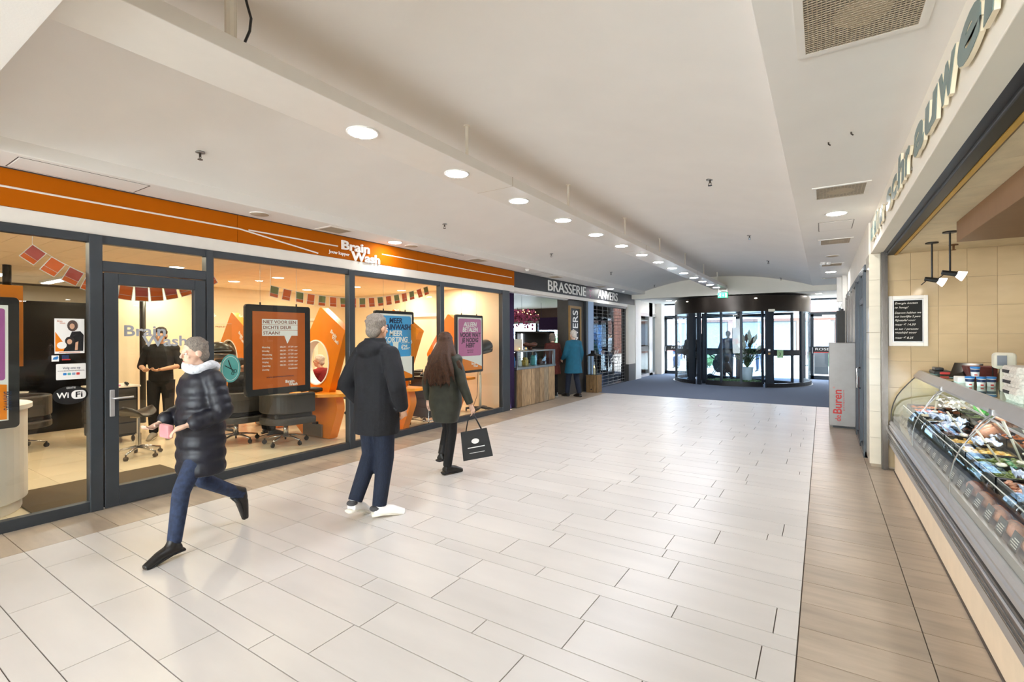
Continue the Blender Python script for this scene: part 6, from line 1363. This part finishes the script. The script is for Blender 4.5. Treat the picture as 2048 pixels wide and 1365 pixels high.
for i in range(20):
    yy = 2.82+i*.21
    t = thing('price_card', 'small grey price card on the sill behind the lower glass, %s from the camera' % ORD[i], 'price card', (.715, yy, .66), 0, 'price cards along the front sill')
    obj('card', B().add([(.722, yy, .662), (.722, yy+.11, .662), (.748, yy+.11, .738), (.748, yy, .738)], [(0, 1, 2, 3)]), 'card_grey', t, solid=.002); obj('chalk_lines', B().box(.7250, .7262, yy+.01, yy+.08, .676, .680).box(.7285, .7297, yy+.01, yy+.095, .687, .691).box(.7322, .7334, yy+.01, yy+.09, .698, .703).box(.7360, .7372, yy+.01, yy+.07, .709, .714), 'chalk', t)
cr = thing('green_crate', 'small bright green plastic crate on the rear glass shelf of the case', 'crate', (1.16, 5.55, .986)); gb = B()
for zz in (.99, 1.02, 1.05): gb.box(1.105, 1.111, 5.36, 5.72, zz, zz+.012).box(1.214, 1.22, 5.36, 5.72, zz, zz+.012).box(1.105, 1.22, 5.36, 5.366, zz, zz+.012).box(1.105, 1.22, 5.714, 5.72, zz, zz+.012)
for j in range(9): gb.box(1.104, 1.112, 5.36+.0438*j, 5.367+.0438*j, .99, 1.062)
gb.box(1.105, 1.22, 5.36, 5.72, .987, .992); obj('crate_body', gb, 'green_plastic', cr); obj('herbs', lumps(1.115, 1.21, 5.38, 5.70, 1.02, 30, .022, 3), 'food_green', cr, kind='stuff')
sg = thing('sausages', 'pinkish sausages beside the green crate on the rear shelf', 'meat', (1.17, 5.15, .986))
for i in range(4): obj('sausage', B().tube([(1.13+.03*i, 4.95, 1.0), (1.125+.03*i, 5.12, 1.006), (1.14+.03*i, 5.30, 1.0)], [.012, .018, .012], 8), 'ham', sg, smooth=True)
pf_ = B(); r_ = random.Random(9)
for _ in range(90): p = Vector((r_.uniform(1.0, 1.2), r_.uniform(6.15, 6.6), .90+r_.uniform(0, .09))); d = Vector((r_.uniform(-1, 1), r_.uniform(-1, 1), r_.uniform(0, 1))).normalized()*.045; q = d.cross(Vector((.3, .2, 1))).normalized()*.02; pf_.add([p, p+d*.6+q, p+d, p+d*.6-q], [(0, 1, 2, 3)])
obj('paper_flowers', pf_, 'letter_white', label='white crumpled paper decoration in the far section of the case', cat='paper', kind='stuff')
obj('meat_pile', B().tube([(1.0, 5.0, .88), (1.15, 5.15, .90), (1.3, 5.25, .88)], [.03, .04, .02], 10).tube([(1.0, 5.1, .88), (1.18, 5.25, .92), (1.3, 5.4, .88)], [.03, .04, .02], 10).tube([(1.05, 5.3, .88), (1.2, 5.4, .90), (1.32, 5.5, .88)], [.03, .035, .02], 10), 'ham', label='brown roasted meats piled in the middle of the case', cat='meat', smooth=True)
# things on the glass shelf
ZT = 1.2155
t = thing('egg_carton', 'grey pulp egg carton with a dark label, topmost of the stack on the counter', 'egg carton', (1.10, 4.30, ZT), 0, None, local=True)
b = B()
for i in range(5):
    for j in range(2): b.tube([(-.055+.11*j, -.12+.06*i, .0), (-.055+.11*j, -.12+.06*i, .045)], [.018, .030], 8)
obj('cups', b, 'carton', t, kind='stuff'); obj('lid', B().rings([[(sx*w_, sy*l_, z) for sx, sy in ((-1, -1), (1, -1), (1, 1), (-1, 1))] for w_, l_, z in ((.092, .155, .045), (.092, .155, .052), (.080, .14, .092))]), 'carton', t, bev=.008)
obj('paper_label', B().box(-.093, -.087, -.02, .11, .046, .066).box(-.02, .075, -.157, -.15, .046, .068), 'hair_dark', t)
te = t
for k_, (tt, ln_) in enumerate((('VERSE', .05), )):
    text('eieren', .022, 'letter_white', t, (-.012, -.1575, .050), FY, width=.075, ext=.0004)
e2 = []
for i, lb in enumerate(('grey egg carton at the bottom of the stack on the deli counter', 'grey egg carton in the middle of the stack on the deli counter')):
    e2.append(dup(te, (1.085+.004*i, 4.30-.003*i, ZT+.066*i+.001), R((-1, 2, 0)[i]), lb))
te.location = (1.085, 4.30, ZT+.066*2+.001)
def tub(x, yy, z, lb):
    t = thing('food_tub', lb, 'tub', (x, yy, z), 0, None, local=True)
    obj('tub_body', B().lathe([(.025, 0), (.029, .066), (.029, .068)], n=24), 'white', t, smooth=True); obj('tub_lid', B().lathe([(.0305, .064), (.0315, .076), (.029, .080)], n=24), 'tub_blue', t, smooth=True)
    obj('tub_label', B().lathe([(.0272, .036), (.0292, .058)], n=24), 'ink_navy', t); obj('red_mark', B().box(-.009, .009, -.0275, -.024, .008, .018), 'logo_red', t)
    return t
tb = tub(1.02, 5.39, ZT, 'white tub with blue lid, leftmost of the bottom row')
for x, yy, z, lb in ((1.088, 5.38, ZT, 'white tub with blue lid, middle of the bottom row'), (1.156, 5.42, ZT, 'white tub with blue lid, rightmost of the bottom row'), (1.052, 5.385, ZT+.081, 'white tub with blue lid standing on top of the row')): dup(tb, (x, yy, z), None, lb)
t = thing('tablet_stand', 'black tablet on an angled maroon stand seen from behind on the deli counter', 'tablet', (1.12, 6.1, ZT)); obj('tablet', B().add([(1.0, 6.05, 1.235), (1.22, 5.98, 1.235), (1.26, 6.16, 1.36), (1.08, 6.28, 1.36)], [(0, 1, 2, 3)]), 'black_gloss', t, solid=.012); obj('stand_body', B().prism([(1.13, ZT), (1.30, ZT), (1.30, 1.35), (1.10, 1.35)], 'y', 5.90, 6.12), 'maroon', t, bev=.006); obj('stand_foot', B().box(1.0, 1.10, 5.70, 5.86, ZT, 1.265), 'white', t, bev=.005)
t = thing('payment_terminal', 'black receipt printer and card terminal at the far end of the counter', 'terminal', (1.06, 6.8, ZT)); obj('terminal_body', B().box(.985, 1.14, 6.66, 6.96, ZT, 1.255), 'black', t, bev=.012); obj('terminal_screen', B().box(1.03, 1.11, 6.648, 6.66, 1.225, 1.247), 'logo_red', t); obj('terminal_top', B().box(1.0, 1.07, 6.70, 6.90, 1.255, 1.29), 'black_leather', t, bev=.01)
t = thing('scale_display', 'cream customer display of the deli scale on a short neck', 'scale', (1.14, 5.0, ZT)); obj('display_head', B().box(1.075, 1.20, 4.96, 5.06, 1.385, 1.505), 'device_beige', t, bev=.025, seg=3); obj('display_screen', B().box(1.09, 1.14, 4.950, 4.962, 1.41, 1.485), 'far_glass', t); obj('neck', B().box(1.12, 1.16, 5.0, 5.04, ZT, 1.39), 'device_beige', t, bev=.006)
t = thing('price_holder', 'black clip holding a small striped strip above the maroon stand', 'price holder', (1.27, 5.9, ZT)); obj('clip', B().tube([(1.26, 5.87, ZT), (1.26, 5.87, 1.375), (1.27, 5.85, 1.39)], .005, 6), 'black', t)
sp = B()
for i in range(4): sp.box(1.27+.022*i, 1.288+.022*i, 5.85, 5.854, 1.385+.010*i, 1.397+.010*i)
obj('strip', sp, 'black', t)
t = thing('small_display', 'small black display on a brown box between the tubs and the egg cartons', 'display', (1.30, 6.0, ZT)); obj('box', B().box(1.325, 1.40, 6.0, 6.1, ZT, 1.285), 'wood_crate', t); obj('screen', B().add([(1.33, 6.02, 1.29), (1.385, 6.02, 1.29), (1.40, 6.06, 1.335), (1.345, 6.06, 1.335)], [(0, 1, 2, 3)]), 'black', t, solid=.008)
# chalkboard
t = thing('chalkboard', 'black chalkboard in a worn white frame with handwritten text on the tiled wall', 'board', (.86, 7.42, 1.5))
bx0, bx1, bz0, bz1 = .675, 1.045, 1.50, 2.105; b = B()
for a in ((bx0, bx0+.04, bz0, bz1), (bx1-.04, bx1, bz0, bz1), (bx0+.04, bx1-.04, bz0, bz0+.045), (bx0+.04, bx1-.04, bz1-.045, bz1)): b.box(a[0], a[1], 7.405, 7.438, a[2], a[3])
obj('board_frame', b, 'white_paint', t, bev=.006); b = B()
for a in ((bx0+.04, bx0+.052, bz0+.04, bz1-.04), (bx1-.052, bx1-.04, bz0+.04, bz1-.04), (bx0+.052, bx1-.052, bz0+.045, bz0+.057), (bx0+.052, bx1-.052, bz1-.057, bz1-.045)): b.box(a[0], a[1], 7.412, 7.438, a[2], a[3])
obj('inner_frame', b, 'alu', t); obj('slate', B().box(bx0+.04, bx1-.04, 7.42, 7.438, bz0+.04, bz1-.04), 'slate', t)
for i, (s_, wd, z) in enumerate((('Energie kosten', .215, 2.005), ('te hoog?', .13, 1.955), ('Daarom hebben we', .245, 1.89), ('een heerlijke 2 pers', .24, 1.845), ('Rijsttafel voor', .195, 1.80), ('maar € 14,50', .195, 1.748), ('en een 1 persoons', .22, 1.695), ('maaltijd voor', .205, 1.652), ('maar € 8,25', .175, 1.59))):
    text(s_, .024, 'chalk', t, (bx0+.062, 7.4185, z), FY, width=wd, ext=.0006, shear=.35, off=.005)
# fascia lettering: separate raised letters
w0 = 7.02
ft = thing('raised_deli_lettering', 'row of raised grey-green letters with cream edges on the fascia over the deli', 'lettering', (.49, 5, 2.7))
def letters(word, y0, y1, z, cap):
    n = len(word); adv = (y0-y1)/n
    for i, ch in enumerate(word):
        yy = y0-adv*i
        wd = adv*(.92 if ch not in 'ilrt' else .62)
        text(ch, cap, 'letter_side', ft, (.498, yy, z), FL, width=wd+.01, ext=.008, off=.055, shear=.12, name='letter')
        o = ft.children[-1]
        text(ch, cap, 'letter_teal', o, (.4815, yy-.005, z+.003), FL, width=wd-.004, ext=.001, off=.045, shear=.12, name='letter_face')
        obj('letter_pin', B().tube([(.502, yy-wd*.4, z+.02), (.512, yy-wd*.4, z+.02)], .012, 6), 'steel', o)
letters('atelier', 7.05, 5.62, 2.735, .20)
letters('schrauwen', 5.42, 1.95, 2.735, .215)
print("objects", len(bpy.data.objects), "tris", sum(len(m.polygons)*2 for m in bpy.data.meshes))
